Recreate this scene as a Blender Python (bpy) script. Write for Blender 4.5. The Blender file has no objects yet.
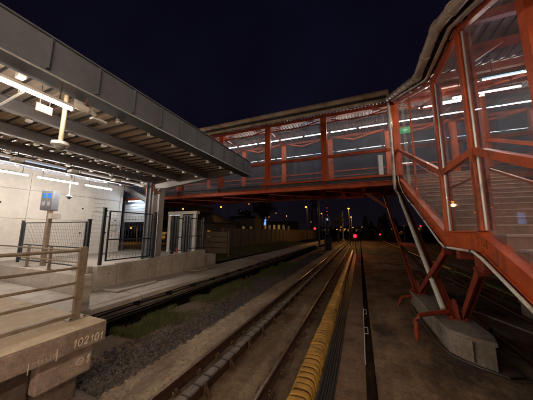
import bpy, math, random
from mathutils import Vector, Matrix

# ------------------------------------------------------------------ camera, world, exposure
sc = bpy.context.scene
COL = sc.collection
PITCH = math.radians(7.877); YAW = math.radians(22.674); ROLL = math.radians(0.417); CAMZ = 2.62; FPX = 221.84
F = Vector((-math.sin(YAW)*math.cos(PITCH), math.cos(YAW)*math.cos(PITCH), math.sin(PITCH)))
R0 = Vector((math.cos(YAW), math.sin(YAW), 0)); U0 = R0.cross(F)
R = R0*math.cos(ROLL)+U0*math.sin(ROLL); U = U0*math.cos(ROLL)-R0*math.sin(ROLL)
cam = bpy.data.cameras.new('camera'); cam.lens = 36*FPX/533.0; cam.sensor_width = 36
cam.clip_start = 0.05; cam.clip_end = 4000
co = bpy.data.objects.new('camera', cam); COL.objects.link(co)
m = Matrix((R, U, -F)).transposed().to_4x4(); m.translation = (0, 0, CAMZ); co.matrix_world = m
sc.camera = co

w = bpy.data.worlds.new('World'); sc.world = w; w.use_nodes = True
nt = w.node_tree; nt.nodes.clear()
wo = nt.nodes.new('ShaderNodeOutputWorld'); bg = nt.nodes.new('ShaderNodeBackground')
tc = nt.nodes.new('ShaderNodeTexCoord'); sx = nt.nodes.new('ShaderNodeSeparateXYZ')
cr = nt.nodes.new('ShaderNodeValToRGB')
nt.links.new(tc.outputs['Generated'], sx.inputs[0]); nt.links.new(sx.outputs['Z'], cr.inputs[0])
cr.color_ramp.elements[0].position = 0.0; cr.color_ramp.elements[0].color = (0.0034, 0.0024, 0.0038, 1)   # town glow at the horizon
cr.color_ramp.elements[1].position = 0.75; cr.color_ramp.elements[1].color = (0.0013, 0.0012, 0.0036, 1)
e = cr.color_ramp.elements.new(0.3); e.color = (0.0019, 0.0016, 0.0042, 1)
ns = nt.nodes.new('ShaderNodeTexNoise'); ns.inputs['Scale'].default_value = 2.2; ns.inputs['Detail'].default_value = 6   # thin cloud
nt.links.new(tc.outputs['Generated'], ns.inputs['Vector'])
nr = nt.nodes.new('ShaderNodeMapRange'); nr.inputs[1].default_value = 0.35; nr.inputs[2].default_value = 0.7; nr.inputs[3].default_value = 0.75; nr.inputs[4].default_value = 1.5
nt.links.new(ns.outputs['Fac'], nr.inputs[0]); nt.links.new(nr.outputs[0], bg.inputs[1])
nt.links.new(cr.outputs[0], bg.inputs[0])
nt.links.new(bg.outputs[0], wo.inputs[0])

sc.view_settings.view_transform = 'Standard'; sc.view_settings.look = 'None'
sc.view_settings.gamma = 1.0; sc.view_settings.use_curve_mapping = False
sc.view_settings.exposure = 0.8
cy = sc.cycles
sc.render.engine = 'CYCLES'
cy.use_denoising = True; cy.max_bounces = 8; cy.diffuse_bounces = 3; cy.glossy_bounces = 4
cy.transmission_bounces = 6; cy.transparent_max_bounces = 24
cy.caustics_reflective = False; cy.caustics_refractive = False
cy.sample_clamp_indirect = 3.0; cy.use_light_tree = True

rnd = random.Random(7)

# photo pixel (533x400) -> world point on a plane
def ray(u, v): return F + R*((u-266.5)/FPX) + U*((200-v)/FPX)
def onX(u, v, x): r = ray(u, v); p = r*(x/r.x); return Vector((p.x, p.y, p.z+CAMZ))
def onY(u, v, y): r = ray(u, v); p = r*(y/r.y); return Vector((p.x, p.y, p.z+CAMZ))
def onZ(u, v, z): r = ray(u, v); p = r*((z-CAMZ)/r.z); return Vector((p.x, p.y, p.z+CAMZ))

# ------------------------------------------------------------------ materials
MATS = {}
def newmat(name):
    m = bpy.data.materials.new(name); m.use_nodes = True; n = m.node_tree; n.nodes.clear()
    out = n.nodes.new('ShaderNodeOutputMaterial'); MATS[name] = m
    return m, n, out
def N(n, t, **kw):
    x = n.nodes.new(t)
    for k, v in kw.items(): setattr(x, k, v)
    return x
def rgb(c): return (c[0], c[1], c[2], 1)
def mixc(n, fac, a, b, blend='MIX'):
    x = N(n, 'ShaderNodeMix', data_type='RGBA', blend_type=blend)
    for sock, val in ((x.inputs[0], fac), (x.inputs[6], a), (x.inputs[7], b)):
        if hasattr(val, 'links'): n.links.new(val, sock)
        elif isinstance(val, (int, float)): sock.default_value = val
        else: sock.default_value = rgb(val)
    return x.outputs[2]
def noise(n, pos, scale, detail=5, rough=0.6, stretch=None):
    v = pos
    if stretch:
        mp = N(n, 'ShaderNodeMapping'); mp.inputs['Scale'].default_value = stretch
        n.links.new(pos, mp.inputs[0]); v = mp.outputs[0]
    x = N(n, 'ShaderNodeTexNoise'); x.inputs['Scale'].default_value = scale
    x.inputs['Detail'].default_value = detail; x.inputs['Roughness'].default_value = rough
    n.links.new(v, x.inputs['Vector']); return x.outputs['Fac']
def ramp(n, fac, a, b):
    x = N(n, 'ShaderNodeMapRange'); x.inputs[1].default_value = a; x.inputs[2].default_value = b
    n.links.new(fac, x.inputs[0]); return x.outputs[0]
def surf(name, c1, c2, scale=3.0, rough=0.8, stain=None, stain_amt=0.5, stain_scale=1.2, streak=None, bump=0.3,
         bump_scale=60, metallic=0.0, spec=0.4, rough2=None, stain_range=(0.5, 0.68), mottle=None):
    if mottle is None: mottle = 0.6 if bump >= 0.3 else 0.22
    m, n, out = newmat(name)
    b = N(n, 'ShaderNodeBsdfPrincipled'); g = N(n, 'ShaderNodeNewGeometry'); pos = g.outputs['Position']
    f1 = ramp(n, noise(n, pos, scale, 8, 0.65), 0.3, 0.7)
    col = mixc(n, f1, c1, c2)
    fine = ramp(n, noise(n, pos, bump_scale, 3, 0.7), 0.25, 0.75)
    col = mixc(n, 0.5 if bump >= 0.3 else 0.12, col, mixc(n, fine, (0.25, 0.25, 0.25), (1.25, 1.25, 1.25)), 'MULTIPLY')
    mid = ramp(n, noise(n, pos, scale*5.0, 6, 0.75), 0.32, 0.68)
    col = mixc(n, mottle, col, mixc(n, mid, (0.35, 0.33, 0.31), (1.25, 1.25, 1.25)), 'MULTIPLY')
    pit = ramp(n, noise(n, pos, bump_scale*0.45, 2, 0.5), 0.66, 0.72)
    pm = N(n, 'ShaderNodeMath', operation='MULTIPLY'); pm.inputs[1].default_value = mottle
    n.links.new(pit, pm.inputs[0]); col = mixc(n, pm.outputs[0], col, mixc(n, 1.0, col, (0.3, 0.28, 0.26), 'MULTIPLY'))
    if stain:
        fs = ramp(n, noise(n, pos, stain_scale, 7, 0.7, streak), *stain_range)
        mm = N(n, 'ShaderNodeMath', operation='MULTIPLY'); mm.inputs[1].default_value = stain_amt
        n.links.new(fs, mm.inputs[0]); col = mixc(n, mm.outputs[0], col, stain)
    n.links.new(col, b.inputs['Base Color'])
    if rough2 is None: b.inputs['Roughness'].default_value = rough
    else:
        rr = N(n, 'ShaderNodeMapRange'); rr.inputs[1].default_value = 0.35; rr.inputs[2].default_value = 0.65
        rr.inputs[3].default_value = rough; rr.inputs[4].default_value = rough2
        n.links.new(noise(n, pos, scale*0.7, 5, 0.6), rr.inputs[0]); n.links.new(rr.outputs[0], b.inputs['Roughness'])
    b.inputs['Metallic'].default_value = metallic; b.inputs['Specular IOR Level'].default_value = spec
    if bump:
        bp = N(n, 'ShaderNodeBump'); bp.inputs['Strength'].default_value = bump; bp.inputs['Distance'].default_value = 0.01
        n.links.new(noise(n, pos, bump_scale*0.6, 6, 0.7), bp.inputs['Height']); n.links.new(bp.outputs[0], b.inputs['Normal'])
    n.links.new(b.outputs[0], out.inputs[0]); return m
def glow(name, c, s):
    m, n, out = newmat(name); e = N(n, 'ShaderNodeEmission'); e.inputs[0].default_value = rgb(c); e.inputs[1].default_value = s
    n.links.new(e.outputs[0], out.inputs[0]); return m
def glass(name, dirt=0.18, tint=(0.93, 0.95, 0.96), dirtcol=(0.35, 0.36, 0.40)):
    m, n, out = newmat(name)
    g = N(n, 'ShaderNodeNewGeometry'); pos = g.outputs['Position']
    tr = N(n, 'ShaderNodeBsdfTransparent'); tr.inputs[0].default_value = rgb(tint)
    gl = N(n, 'ShaderNodeBsdfGlossy'); gl.inputs['Roughness'].default_value = 0.025; gl.inputs[0].default_value = (0.9, 0.9, 0.9, 1)
    bp = N(n, 'ShaderNodeBump'); bp.inputs['Strength'].default_value = 0.05; bp.inputs['Distance'].default_value = 0.02
    n.links.new(noise(n, pos, 1.4, 2, 0.4), bp.inputs['Height']); n.links.new(bp.outputs[0], gl.inputs['Normal'])
    fr = N(n, 'ShaderNodeFresnel')
    io = N(n, 'ShaderNodeMapRange'); io.inputs[3].default_value = 1.45; io.inputs[4].default_value = 1/1.45   # same reflectance on both faces of a thin pane
    n.links.new(g.outputs['Backfacing'], io.inputs[0]); n.links.new(io.outputs[0], fr.inputs[0])
    m1 = N(n, 'ShaderNodeMixShader'); n.links.new(fr.outputs[0], m1.inputs[0]); n.links.new(tr.outputs[0], m1.inputs[1]); n.links.new(gl.outputs[0], m1.inputs[2])
    df = N(n, 'ShaderNodeBsdfDiffuse'); df.inputs[0].default_value = rgb(dirtcol)
    tl = N(n, 'ShaderNodeBsdfTranslucent'); tl.inputs[0].default_value = rgb(dirtcol)
    m2 = N(n, 'ShaderNodeMixShader'); m2.inputs[0].default_value = 0.5
    n.links.new(df.outputs[0], m2.inputs[1]); n.links.new(tl.outputs[0], m2.inputs[2])
    f1 = ramp(n, noise(n, pos, 1.0, 6, 0.6, (9, 9, 0.5)), 0.3, 0.8)
    f2 = ramp(n, noise(n, pos, 1.6, 6, 0.7), 0.3, 0.8)
    mu = N(n, 'ShaderNodeMath', operation='MULTIPLY'); n.links.new(f1, mu.inputs[0]); n.links.new(f2, mu.inputs[1])
    ma = N(n, 'ShaderNodeMath', operation='MULTIPLY_ADD'); n.links.new(mu.outputs[0], ma.inputs[0])
    ma.inputs[1].default_value = dirt*2.2; ma.inputs[2].default_value = dirt*0.35
    m3 = N(n, 'ShaderNodeMixShader'); n.links.new(ma.outputs[0], m3.inputs[0]); n.links.new(m1.outputs[0], m3.inputs[1]); n.links.new(m2.outputs[0], m3.inputs[2])
    n.links.new(m3.outputs[0], out.inputs[0]); return m

ORANGE = surf('orange_paint', (0.56, 0.092, 0.016), (0.40, 0.060, 0.013), 2.5, 0.42, (0.055, 0.024, 0.016), 0.85, 2.6, (1, 1, 0.25), 0.15, 90, rough2=0.62, stain_range=(0.53, 0.66), mottle=0.35)
RED = surf('red_oxide_paint', (0.33, 0.050, 0.022), (0.21, 0.032, 0.016), 2.5, 0.5, (0.04, 0.022, 0.016), 0.7, 2.0, None, 0.2, 90, stain_range=(0.5, 0.68))
GREYPAINT = surf('grey_steel_paint', (0.120, 0.125, 0.150), (0.088, 0.092, 0.110), 1.6, 0.45, (0.06, 0.05, 0.045), 0.45, 0.9, (1, 1, 0.3), 0.1, 80, rough2=0.6)
PURLIN = surf('purlin_paint', (0.30, 0.275, 0.265), (0.22, 0.20, 0.195), 1.6, 0.5, (0.10, 0.085, 0.075), 0.4, 0.9, bump=0.1)
DECKC = surf('canopy_deck', (0.60, 0.50, 0.40), (0.46, 0.38, 0.30), 1.5, 0.5, (0.22, 0.17, 0.13), 0.4, 0.8, bump=0.1)
MAROON = surf('maroon_roof_sheet', (0.15, 0.085, 0.08), (0.10, 0.055, 0.052), 1.5, 0.5, bump=0.1)
DARKSTEEL = surf('dark_steel_paint', (0.055, 0.053, 0.056), (0.04, 0.038, 0.04), 2.0, 0.5, bump=0.1)
DECK = surf('roof_sheet', (0.25, 0.205, 0.165), (0.18, 0.15, 0.125), 1.5, 0.55, (0.08, 0.06, 0.05), 0.5, 0.8, bump=0.1)
CREAM = surf('cream_gutter', (0.60, 0.48, 0.36), (0.42, 0.32, 0.23), 2.0, 0.5, (0.10, 0.065, 0.04), 0.6, 1.5, bump=0.15, stain_range=(0.48, 0.66))
PIPEW = surf('pipe_white', (0.70, 0.66, 0.57), (0.56, 0.52, 0.44), 3.0, 0.45, (0.16, 0.11, 0.07), 0.6, 3.0, bump=0.1)
WHITE = surf('white_enamel', (0.62, 0.60, 0.56), (0.52, 0.50, 0.47), 4.0, 0.45, bump=0.05)
ALU = surf('aluminium', (0.55, 0.54, 0.52), (0.42, 0.41, 0.40), 6.0, 0.4, bump=0.05, metallic=0.4)
GALV = surf('galvanised_rail', (0.27, 0.205, 0.145), (0.18, 0.135, 0.095), 8.0, 0.62, (0.10, 0.06, 0.035), 0.6, 5.0, bump=0.15, metallic=0.35)
NAVY = surf('navy_fence_paint', (0.018, 0.022, 0.03), (0.012, 0.014, 0.02), 5.0, 0.45, bump=0.05)
COPING = surf('coping_concrete', (0.50, 0.385, 0.265), (0.41, 0.305, 0.205), 1.8, 0.85, (0.19, 0.13, 0.085), 0.65, 1.3, None, 0.4, 70, stain_range=(0.5, 0.75), mottle=0.3)
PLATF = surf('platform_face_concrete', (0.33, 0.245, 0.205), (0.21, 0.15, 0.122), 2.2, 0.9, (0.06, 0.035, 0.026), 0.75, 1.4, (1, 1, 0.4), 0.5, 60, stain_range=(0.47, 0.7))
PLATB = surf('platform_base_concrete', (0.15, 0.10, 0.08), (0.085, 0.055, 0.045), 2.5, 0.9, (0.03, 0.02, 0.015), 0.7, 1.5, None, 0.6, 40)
PAVE = surf('pale_concrete', (0.47, 0.41, 0.36), (0.37, 0.32, 0.28), 1.2, 0.88, (0.17, 0.13, 0.105), 0.65, 0.9, None, 0.35, 50, stain_range=(0.5, 0.75), mottle=0.25)
WALLC = surf('wall_concrete', (0.70, 0.65, 0.59), (0.60, 0.555, 0.50), 0.7, 0.85, (0.36, 0.31, 0.27), 0.4, 0.5, (1, 1, 0.3), 0.25, 40, mottle=0.15)
RETC = surf('retaining_concrete', (0.44, 0.385, 0.335), (0.32, 0.275, 0.235), 1.2, 0.9, (0.12, 0.09, 0.065), 0.7, 1.6, (1, 1, 0.25), 0.4, 50, mottle=0.28)
SLAB = surf('track_slab_concrete', (0.40, 0.30, 0.20), (0.25, 0.175, 0.112), 1.8, 0.85, (0.055, 0.03, 0.018), 0.85, 1.3, (1, 0.35, 1), 0.5, 45, stain_range=(0.46, 0.68))
SLABIN = surf('track_inner_concrete', (0.30, 0.205, 0.12), (0.16, 0.10, 0.056), 1.5, 0.85, (0.03, 0.016, 0.01), 0.9, 1.1, (1, 0.3, 1), 0.6, 40, stain_range=(0.44, 0.66))
YARD = surf('yard_surface', (0.31, 0.195, 0.105), (0.13, 0.075, 0.04), 1.6, 0.7, (0.032, 0.018, 0.012), 0.92, 0.8, (1, 0.5, 1), 1.0, 30, rough2=0.95, stain_range=(0.46, 0.58))
YARDL = surf('yard_edge_concrete', (0.20, 0.115, 0.065), (0.10, 0.055, 0.032), 2.6, 0.85, (0.025, 0.014, 0.01), 0.8, 1.1, None, 0.7, 35)
EARTH = surf('earth', (0.07, 0.045, 0.026), (0.035, 0.023, 0.014), 0.8, 0.95, (0.10, 0.07, 0.045), 0.6, 0.35, None, 0.9, 18)
DIRT = surf('verge_dirt', (0.15, 0.095, 0.052), (0.075, 0.048, 0.028), 1.0, 0.95, (0.04, 0.028, 0.016), 0.8, 0.7, None, 0.9, 20)
BALLAST = surf('ballast_stone', (0.10, 0.083, 0.078), (0.035, 0.028, 0.027), 9.0, 0.9, (0.16, 0.10, 0.065), 0.4, 7.0, None, 0.3, 60)
RUST = surf('rusty_steel', (0.075, 0.032, 0.017), (0.045, 0.02, 0.012), 6.0, 0.6, (0.02, 0.012, 0.009), 0.6, 5.0, None, 0.5, 80, metallic=0.3)
RAILHEAD = surf('rail_running_face', (0.36, 0.26, 0.19), (0.24, 0.165, 0.115), 5.0, 0.26, (0.07, 0.035, 0.02), 0.5, 3.0, (1, 0.2, 1), 0.1, 60, metallic=0.7)
CLIP = surf('fastener_iron', (0.15, 0.085, 0.045), (0.08, 0.045, 0.025), 9.0, 0.55, bump=0.4, metallic=0.3)
TROUGH = surf('trough_cover_grey', (0.20, 0.17, 0.15), (0.12, 0.10, 0.085), 5.0, 0.6, (0.07, 0.05, 0.035), 0.6, 3.5, None, 0.3, 60)
YELLOW = surf('yellow_cover', (0.46, 0.25, 0.045), (0.29, 0.15, 0.026), 3.0, 0.38, (0.07, 0.038, 0.015), 0.85, 2.5, None, 0.25, 50, rough2=0.55, stain_range=(0.47, 0.7))
COVERDIRT = surf('yellow_cover_dirty', (0.20, 0.095, 0.016), (0.09, 0.042, 0.010), 3.0, 0.6, (0.03, 0.018, 0.01), 0.8, 2.5, None, 0.3, 50)
GREENCOV = surf('green_cover', (0.095, 0.105, 0.035), (0.06, 0.065, 0.025), 3.0, 0.5, (0.03, 0.02, 0.012), 0.7, 2.0, bump=0.2)
CABLE = surf('black_cable', (0.025, 0.021, 0.019), (0.045, 0.035, 0.028), 4.0, 0.5, bump=0.1)
PLINTH = surf('plinth_concrete', (0.30, 0.245, 0.195), (0.21, 0.165, 0.125), 2.2, 0.88, (0.09, 0.06, 0.04), 0.7, 1.8, (1, 1, 0.4), 0.45, 55)
STEP = surf('stair_riser', (0.34, 0.17, 0.115), (0.22, 0.11, 0.075), 3.0, 0.7, (0.03, 0.018, 0.014), 0.6, 2.0, bump=0.2)
NOSE = surf('stair_nosing', (0.50, 0.35, 0.28), (0.38, 0.26, 0.21), 4.0, 0.6, (0.10, 0.06, 0.05), 0.7, 3.0, bump=0.15)
GRASSM = surf('grass_blades', (0.055, 0.075, 0.018), (0.11, 0.095, 0.04), 3.0, 0.7, bump=0, spec=0.2)
BARK = surf('bark', (0.045, 0.034, 0.025), (0.025, 0.02, 0.015), 6.0, 0.9, bump=0)
LEAF = surf('leaf_dark', (0.045, 0.048, 0.018), (0.028, 0.032, 0.012), 2.0, 0.7, bump=0, spec=0.2)
FENCEC = surf('old_fence_concrete', (0.17, 0.135, 0.105), (0.11, 0.085, 0.066), 1.2, 0.9, (0.05, 0.035, 0.025), 0.6, 1.2, (1, 1, 0.3), 0.3, 30)
FARW = surf('far_masonry', (0.09, 0.075, 0.062), (0.065, 0.054, 0.045), 1.0, 0.9, bump=0)
ROOFD = surf('far_roof', (0.035, 0.03, 0.028), (0.025, 0.022, 0.02), 1.0, 0.8, bump=0)
PLANK = surf('grey_plank', (0.24, 0.185, 0.14), (0.17, 0.13, 0.10), 3.0, 0.8, bump=0.3)
TAN = surf('tan_plate', (0.26, 0.14, 0.055), (0.20, 0.11, 0.045), 6.0, 0.5, bump=0.05)
CHALK = surf('white_chalk_paint', (0.70, 0.62, 0.50), (0.50, 0.42, 0.33), 25.0, 0.9, (0.2, 0.14, 0.1), 0.5, 14.0, None, 0.2, 80)
CHALKF = surf('faded_chalk', (0.55, 0.44, 0.36), (0.40, 0.31, 0.25), 30.0, 0.9, bump=0.1)
BOLT = surf('bolt_black', (0.03, 0.03, 0.03), (0.02, 0.02, 0.02), 5, 0.6, bump=0)
SCREENG = surf('screen_grey', (0.16, 0.155, 0.155), (0.13, 0.125, 0.125), 5, 0.35, bump=0)
COPPER = surf('copper_pipe', (0.40, 0.17, 0.07), (0.30, 0.12, 0.05), 6, 0.4, bump=0.1, metallic=0.3)
BEIGEP = surf('beige_panel', (0.42, 0.33, 0.21), (0.34, 0.26, 0.165), 2.5, 0.6, bump=0.1)
GLASS = glass('bridge_glass', 0.17)
GLASS2 = glass('stair_glass', 0.09)
TUBE = glow('tube_white', (1.0, 0.90, 0.80), 100)
TUBEW = glow('tube_rear_row', (1.0, 0.93, 0.85), 270)
TUBEB = glow('tube_cool', (0.72, 0.86, 1.0), 12)
TUBEGLOW = glow('tube_faint_glow', (0.95, 0.90, 0.90), 0.42)
TUBEIN = glow('tube_bridge', (1.0, 0.93, 0.85), 84)
TUBEST = glow('tube_stairs', (1.0, 0.86, 0.72), 260)
TUBEISL = glow('tube_island', (1.0, 0.77, 0.54), 520)
TUBEINB = glow('tube_bridge_cool', (0.60, 0.80, 1.0), 64)
BLUE = glow('display_blue', (0.03, 0.14, 1.0), 1.3)
SODIUM = glow('sodium_lamp', (1.0, 0.38, 0.04), 1.7)
REDL = glow('red_signal', (1.0, 0.0006, 0.0018), 42)
REDS = glow('red_small', (1.0, 0.02, 0.02), 2.5)
WINLIT = glow('lit_window', (1.0, 0.50, 0.12), 0.10)
WINDIM = glow('dim_window', (1.0, 0.55, 0.22), 0.05)
SCREENB = glow('blue_screen', (0.25, 0.5, 1.0), 0.55)
EXITG = glow('exit_green', (0.05, 0.75, 0.25), 0.5)
EXITW = glow('exit_white', (0.8, 1.0, 0.85), 0.8)
WINDARK = surf('dark_pane', (0.015, 0.015, 0.02), (0.02, 0.02, 0.025), 2, 0.15, bump=0)

# ------------------------------------------------------------------ mesh helpers
WLOC = {}
def wl(o): return WLOC.get(o.name, Vector((0, 0, 0)))
def link(o, loc, parent=None):
    COL.objects.link(o); o.location = loc; WLOC[o.name] = Vector(loc)
    if parent is not None:
        o.parent = parent; o.matrix_parent_inverse = Matrix.Translation(-wl(parent))
def tag(o, label=None, cat=None, group=None, kind=None):
    if label: o['label'] = label
    if cat: o['category'] = cat
    if group: o['group'] = group
    if kind: o['kind'] = kind
    return o
def thing(name, label, cat, loc, group=None):
    o = bpy.data.objects.new(name, None); o.empty_display_size = 0.2
    link(o, Vector(loc)); return tag(o, label, cat, group)
class MB:
    def __init__(s): s.v = []; s.f = []
    def poly(s, vs, fs):
        b = len(s.v); s.v += [Vector(x) for x in vs]; s.f += [tuple(b+i for i in f) for f in fs]; return s
    def box(s, a, b):
        x0, y0, z0 = a; x1, y1, z1 = b
        if x0 > x1: x0, x1 = x1, x0
        if y0 > y1: y0, y1 = y1, y0
        if z0 > z1: z0, z1 = z1, z0
        return s.poly([(x0,y0,z0),(x1,y0,z0),(x1,y1,z0),(x0,y1,z0),(x0,y0,z1),(x1,y0,z1),(x1,y1,z1),(x0,y1,z1)],
                      [(0,3,2,1),(4,5,6,7),(0,1,5,4),(1,2,6,5),(2,3,7,6),(3,0,4,7)])
    def beam(s, p, q, w, h, up=(0, 0, 1)):
        p = Vector(p); q = Vector(q); d = (q-p).normalized(); up = Vector(up)
        sd = d.cross(up)
        if sd.length < 1e-4: sd = d.cross(Vector((0, 1, 0)))
        sd.normalize(); u = sd.cross(d)
        a = sd*(w/2); b = u*(h/2)
        return s.poly([p-a-b, p+a-b, p+a+b, p-a+b, q-a-b, q+a-b, q+a+b, q-a+b],
                      [(0,3,2,1),(4,5,6,7),(0,1,5,4),(1,2,6,5),(2,3,7,6),(3,0,4,7)])
    def ibeam(s, p, q, w, h, t=0.02, up=(0, 0, 1)):
        p = Vector(p); q = Vector(q); d = (q-p).normalized(); up = Vector(up)
        sd = d.cross(up)
        if sd.length < 1e-4: sd = d.cross(Vector((0, 1, 0)))
        sd.normalize(); u = sd.cross(d)
        prof = [(-w/2,-h/2),(w/2,-h/2),(w/2,-h/2+t),(t/2,-h/2+t),(t/2,h/2-t),(w/2,h/2-t),(w/2,h/2),(-w/2,h/2),(-w/2,h/2-t),(-t/2,h/2-t),(-t/2,-h/2+t),(-w/2,-h/2+t)]
        n = len(prof); vs = [p+sd*a+u*b for a, b in prof]+[q+sd*a+u*b for a, b in prof]
        fs = [(i, (i+1) % n, n+(i+1) % n, n+i) for i in range(n)]+[tuple(range(n-1, -1, -1)), tuple(range(n, 2*n))]
        return s.poly(vs, fs)
    def tube(s, pts, r, n=8, caps=True):
        pts = [Vector(p) for p in pts]; rings = []
        for i, p in enumerate(pts):
            d = (pts[min(i+1, len(pts)-1)]-pts[max(i-1, 0)]).normalized()
            ref = Vector((0, 0, 1)) if abs(d.z) < 0.9 else Vector((0, 1, 0))
            a = d.cross(ref).normalized(); b = a.cross(d)
            rr = r[i] if isinstance(r, (list, tuple)) else r
            rings.append([p+a*(rr*math.cos(2*math.pi*k/n))+b*(rr*math.sin(2*math.pi*k/n)) for k in range(n)])
        base = [v for rg in rings for v in rg]; fs = []
        for i in range(len(pts)-1):
            for k in range(n): fs.append((i*n+k, i*n+(k+1) % n, (i+1)*n+(k+1) % n, (i+1)*n+k))
        if caps: fs.append(tuple(range(n-1, -1, -1))); fs.append(tuple((len(pts)-1)*n+k for k in range(n)))
        return s.poly(base, fs)
    def prism(s, prof, axis, a, b):
        """profile in the two other axes (order x,y,z without axis), extruded along axis from a to b"""
        n = len(prof)
        def mk(c, t): return (t, c[0], c[1]) if axis == 'x' else ((c[0], t, c[1]) if axis == 'y' else (c[0], c[1], t))
        vs = [mk(c, a) for c in prof]+[mk(c, b) for c in prof]
        fs = [(i, (i+1) % n, n+(i+1) % n, n+i) for i in range(n)]+[tuple(range(n-1, -1, -1)), tuple(range(n, 2*n))]
        return s.poly(vs, fs)
    def strip(s, top, bot, x0, x1):
        """ribbon in a plane X=const between two polylines of (y,z), thickness x0..x1"""
        n = len(top); vs = []
        for x in (x0, x1):
            vs += [(x, y, z) for y, z in top]+[(x, y, z) for y, z in bot]
        T = lambda k, i: k*2*n+i; B = lambda k, i: k*2*n+n+i; fs = []
        for i in range(n-1):
            fs += [(T(0,i),T(0,i+1),B(0,i+1),B(0,i)), (T(1,i+1),T(1,i),B(1,i),B(1,i+1)), (T(0,i+1),T(0,i),T(1,i),T(1,i+1)), (B(0,i),B(0,i+1),B(1,i+1),B(1,i))]
        fs += [(T(0,0),B(0,0),B(1,0),T(1,0)), (B(0,n-1),T(0,n-1),T(1,n-1),B(1,n-1))]
        return s.poly(vs, fs)
    def ball(s, c, rx, ry=None, rz=None, nu=10, nv=6):
        ry = ry or rx; rz = rz or rx; vs = []; fs = []
        for j in range(nv+1):
            t = math.pi*j/nv
            for i in range(nu):
                p = 2*math.pi*i/nu; vs.append((c[0]+rx*math.sin(t)*math.cos(p), c[1]+ry*math.sin(t)*math.sin(p), c[2]+rz*math.cos(t)))
        for j in range(nv):
            for i in range(nu): fs.append((j*nu+i, (j+1)*nu+i, (j+1)*nu+(i+1) % nu, j*nu+(i+1) % nu))
        return s.poly(vs, fs)
    def build(s, name, mat, parent=None, smooth=False, bevel=0, fix=True):
        me = bpy.data.meshes.new(name)
        if len(s.v) < 30000:
            lo = Vector((min(v.x for v in s.v), min(v.y for v in s.v), min(v.z for v in s.v)))
            hi = Vector((max(v.x for v in s.v), max(v.y for v in s.v), max(v.z for v in s.v)))
            c = Vector(((lo.x+hi.x)/2, (lo.y+hi.y)/2, lo.z))
        else: c = Vector((0, 0, 0))
        me.from_pydata([v-c for v in s.v], [], s.f)
        if fix:
            import bmesh
            bm = bmesh.new(); bm.from_mesh(me); bmesh.ops.recalc_face_normals(bm, faces=bm.faces); bm.to_mesh(me); bm.free()
        if smooth:
            for p in me.polygons: p.use_smooth = True
            try: me.set_sharp_from_angle(angle=math.radians(40))
            except Exception: pass
        me.materials.append(mat)
        o = bpy.data.objects.new(name, me); link(o, c, parent)
        if bevel:
            b = o.modifiers.new('bevel', 'BEVEL'); b.width = bevel; b.segments = 2; b.limit_method = 'ANGLE'; b.angle_limit = math.radians(40)
        return o
def dup(o, delta, parent=None):
    c = o.copy(); link(c, wl(o)+Vector(delta), parent); return c
def dup_tree(o, delta, label=None, group=None, parent=None):
    c = o.copy(); link(c, wl(o)+Vector(delta), parent)
    if label: c['label'] = label
    if group: c['group'] = group
    for ch in list(o.children): dup_tree(ch, delta, None, None, c)
    return c
def shift(o, d): o.location = Vector(o.location)+Vector(d); WLOC[o.name] = Vector(o.location)
def struct(o): o['kind'] = 'structure'; return o
def light(label, p, q, tubemat, housing=True, group=None, hw=0.06, r=0.02, drop=None, name='tube_light', hmat=None):
    p = Vector(p); q = Vector(q); d = (q-p).normalized()
    t = thing(name, label, 'light', (p+q)/2, group)
    if housing: MB().beam(p+Vector((0, 0, 0.055)), q+Vector((0, 0, 0.055)), hw, 0.045).build('housing', hmat or WHITE, t)
    MB().tube([p+d*0.03, q-d*0.03], r, 8).build('tube', tubemat, t, smooth=True)
    for e_, s in ((p, 1), (q, -1)): MB().beam(e_, e_+d*0.03*s, 0.05, 0.05).build('end_cap', WHITE, t)
    if drop:
        for e_ in (p+d*0.2, q-d*0.2): MB().tube([e_+Vector((0, 0, 0.078)), Vector((e_.x, e_.y, drop))], 0.01, 6).build('hanger', DARKSTEEL, t)
    return t
def bx(a, b): return MB().box(a, b)

# ------------------------------------------------------------------ the ground
def grid(x0, x1, ys, nx, zf):
    mb = MB(); vs = []; fs = []
    for y in ys:
        for i in range(nx+1):
            x = x0+(x1-x0)*i/nx; vs.append((x, y, zf(x, y)))
    for j in range(len(ys)-1):
        for i in range(nx): a = j*(nx+1)+i; fs.append((a, a+1, a+nx+2, a+nx+1))
    return mb.poly(vs, fs)
from mathutils import noise as mnoise
def bumps(amp, sc_, z0): return lambda x, y: z0+amp*mnoise.fractal(Vector((x*sc_, y*sc_, 3.1)), 1.0, 2.0, 4)
struct(bx((-900, -300, -1.2), (900, 2200, -0.42)).build('ground', EARTH))
ys_near = [2.0+0.12*i for i in range(130)]+[17.5+0.6*i for i in range(60)]+[54+4*i for i in range(40)]
struct(grid(0.15, 5.2, [0.5+0.1*i for i in range(150)]+[15.6+0.5*i for i in range(90)]+[61+5*i for i in range(40)], 40, bumps(0.028, 0.7, -0.02)).build('yard_ground', YARD, smooth=True))
struct(grid(-6.3, -3.9, ys_near, 24, lambda x, y: -0.13+0.05*mnoise.fractal(Vector((x*0.6, y*0.6, 1.7)), 1.0, 2.0, 4)-(0.2 if x < -6.25 else 0)).build('verge_ground', DIRT, smooth=True))
struct(bx((5.2, 1.0, -0.41), (16.5, 260, -0.16)).build('far_track_bed', SLABIN))

struct(bx((-7.76, 2.0, -0.6), (-6.2, 200, -0.38)).build('cable_trench', MATS['groove_mud'] if 'groove_mud' in MATS else surf('trench_black', (0.022, 0.016, 0.012), (0.012, 0.009, 0.007), 2, 1.0, bump=0.3, spec=0.0)))  # near-black strip put in below the walkway lip to give the dark band
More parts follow.
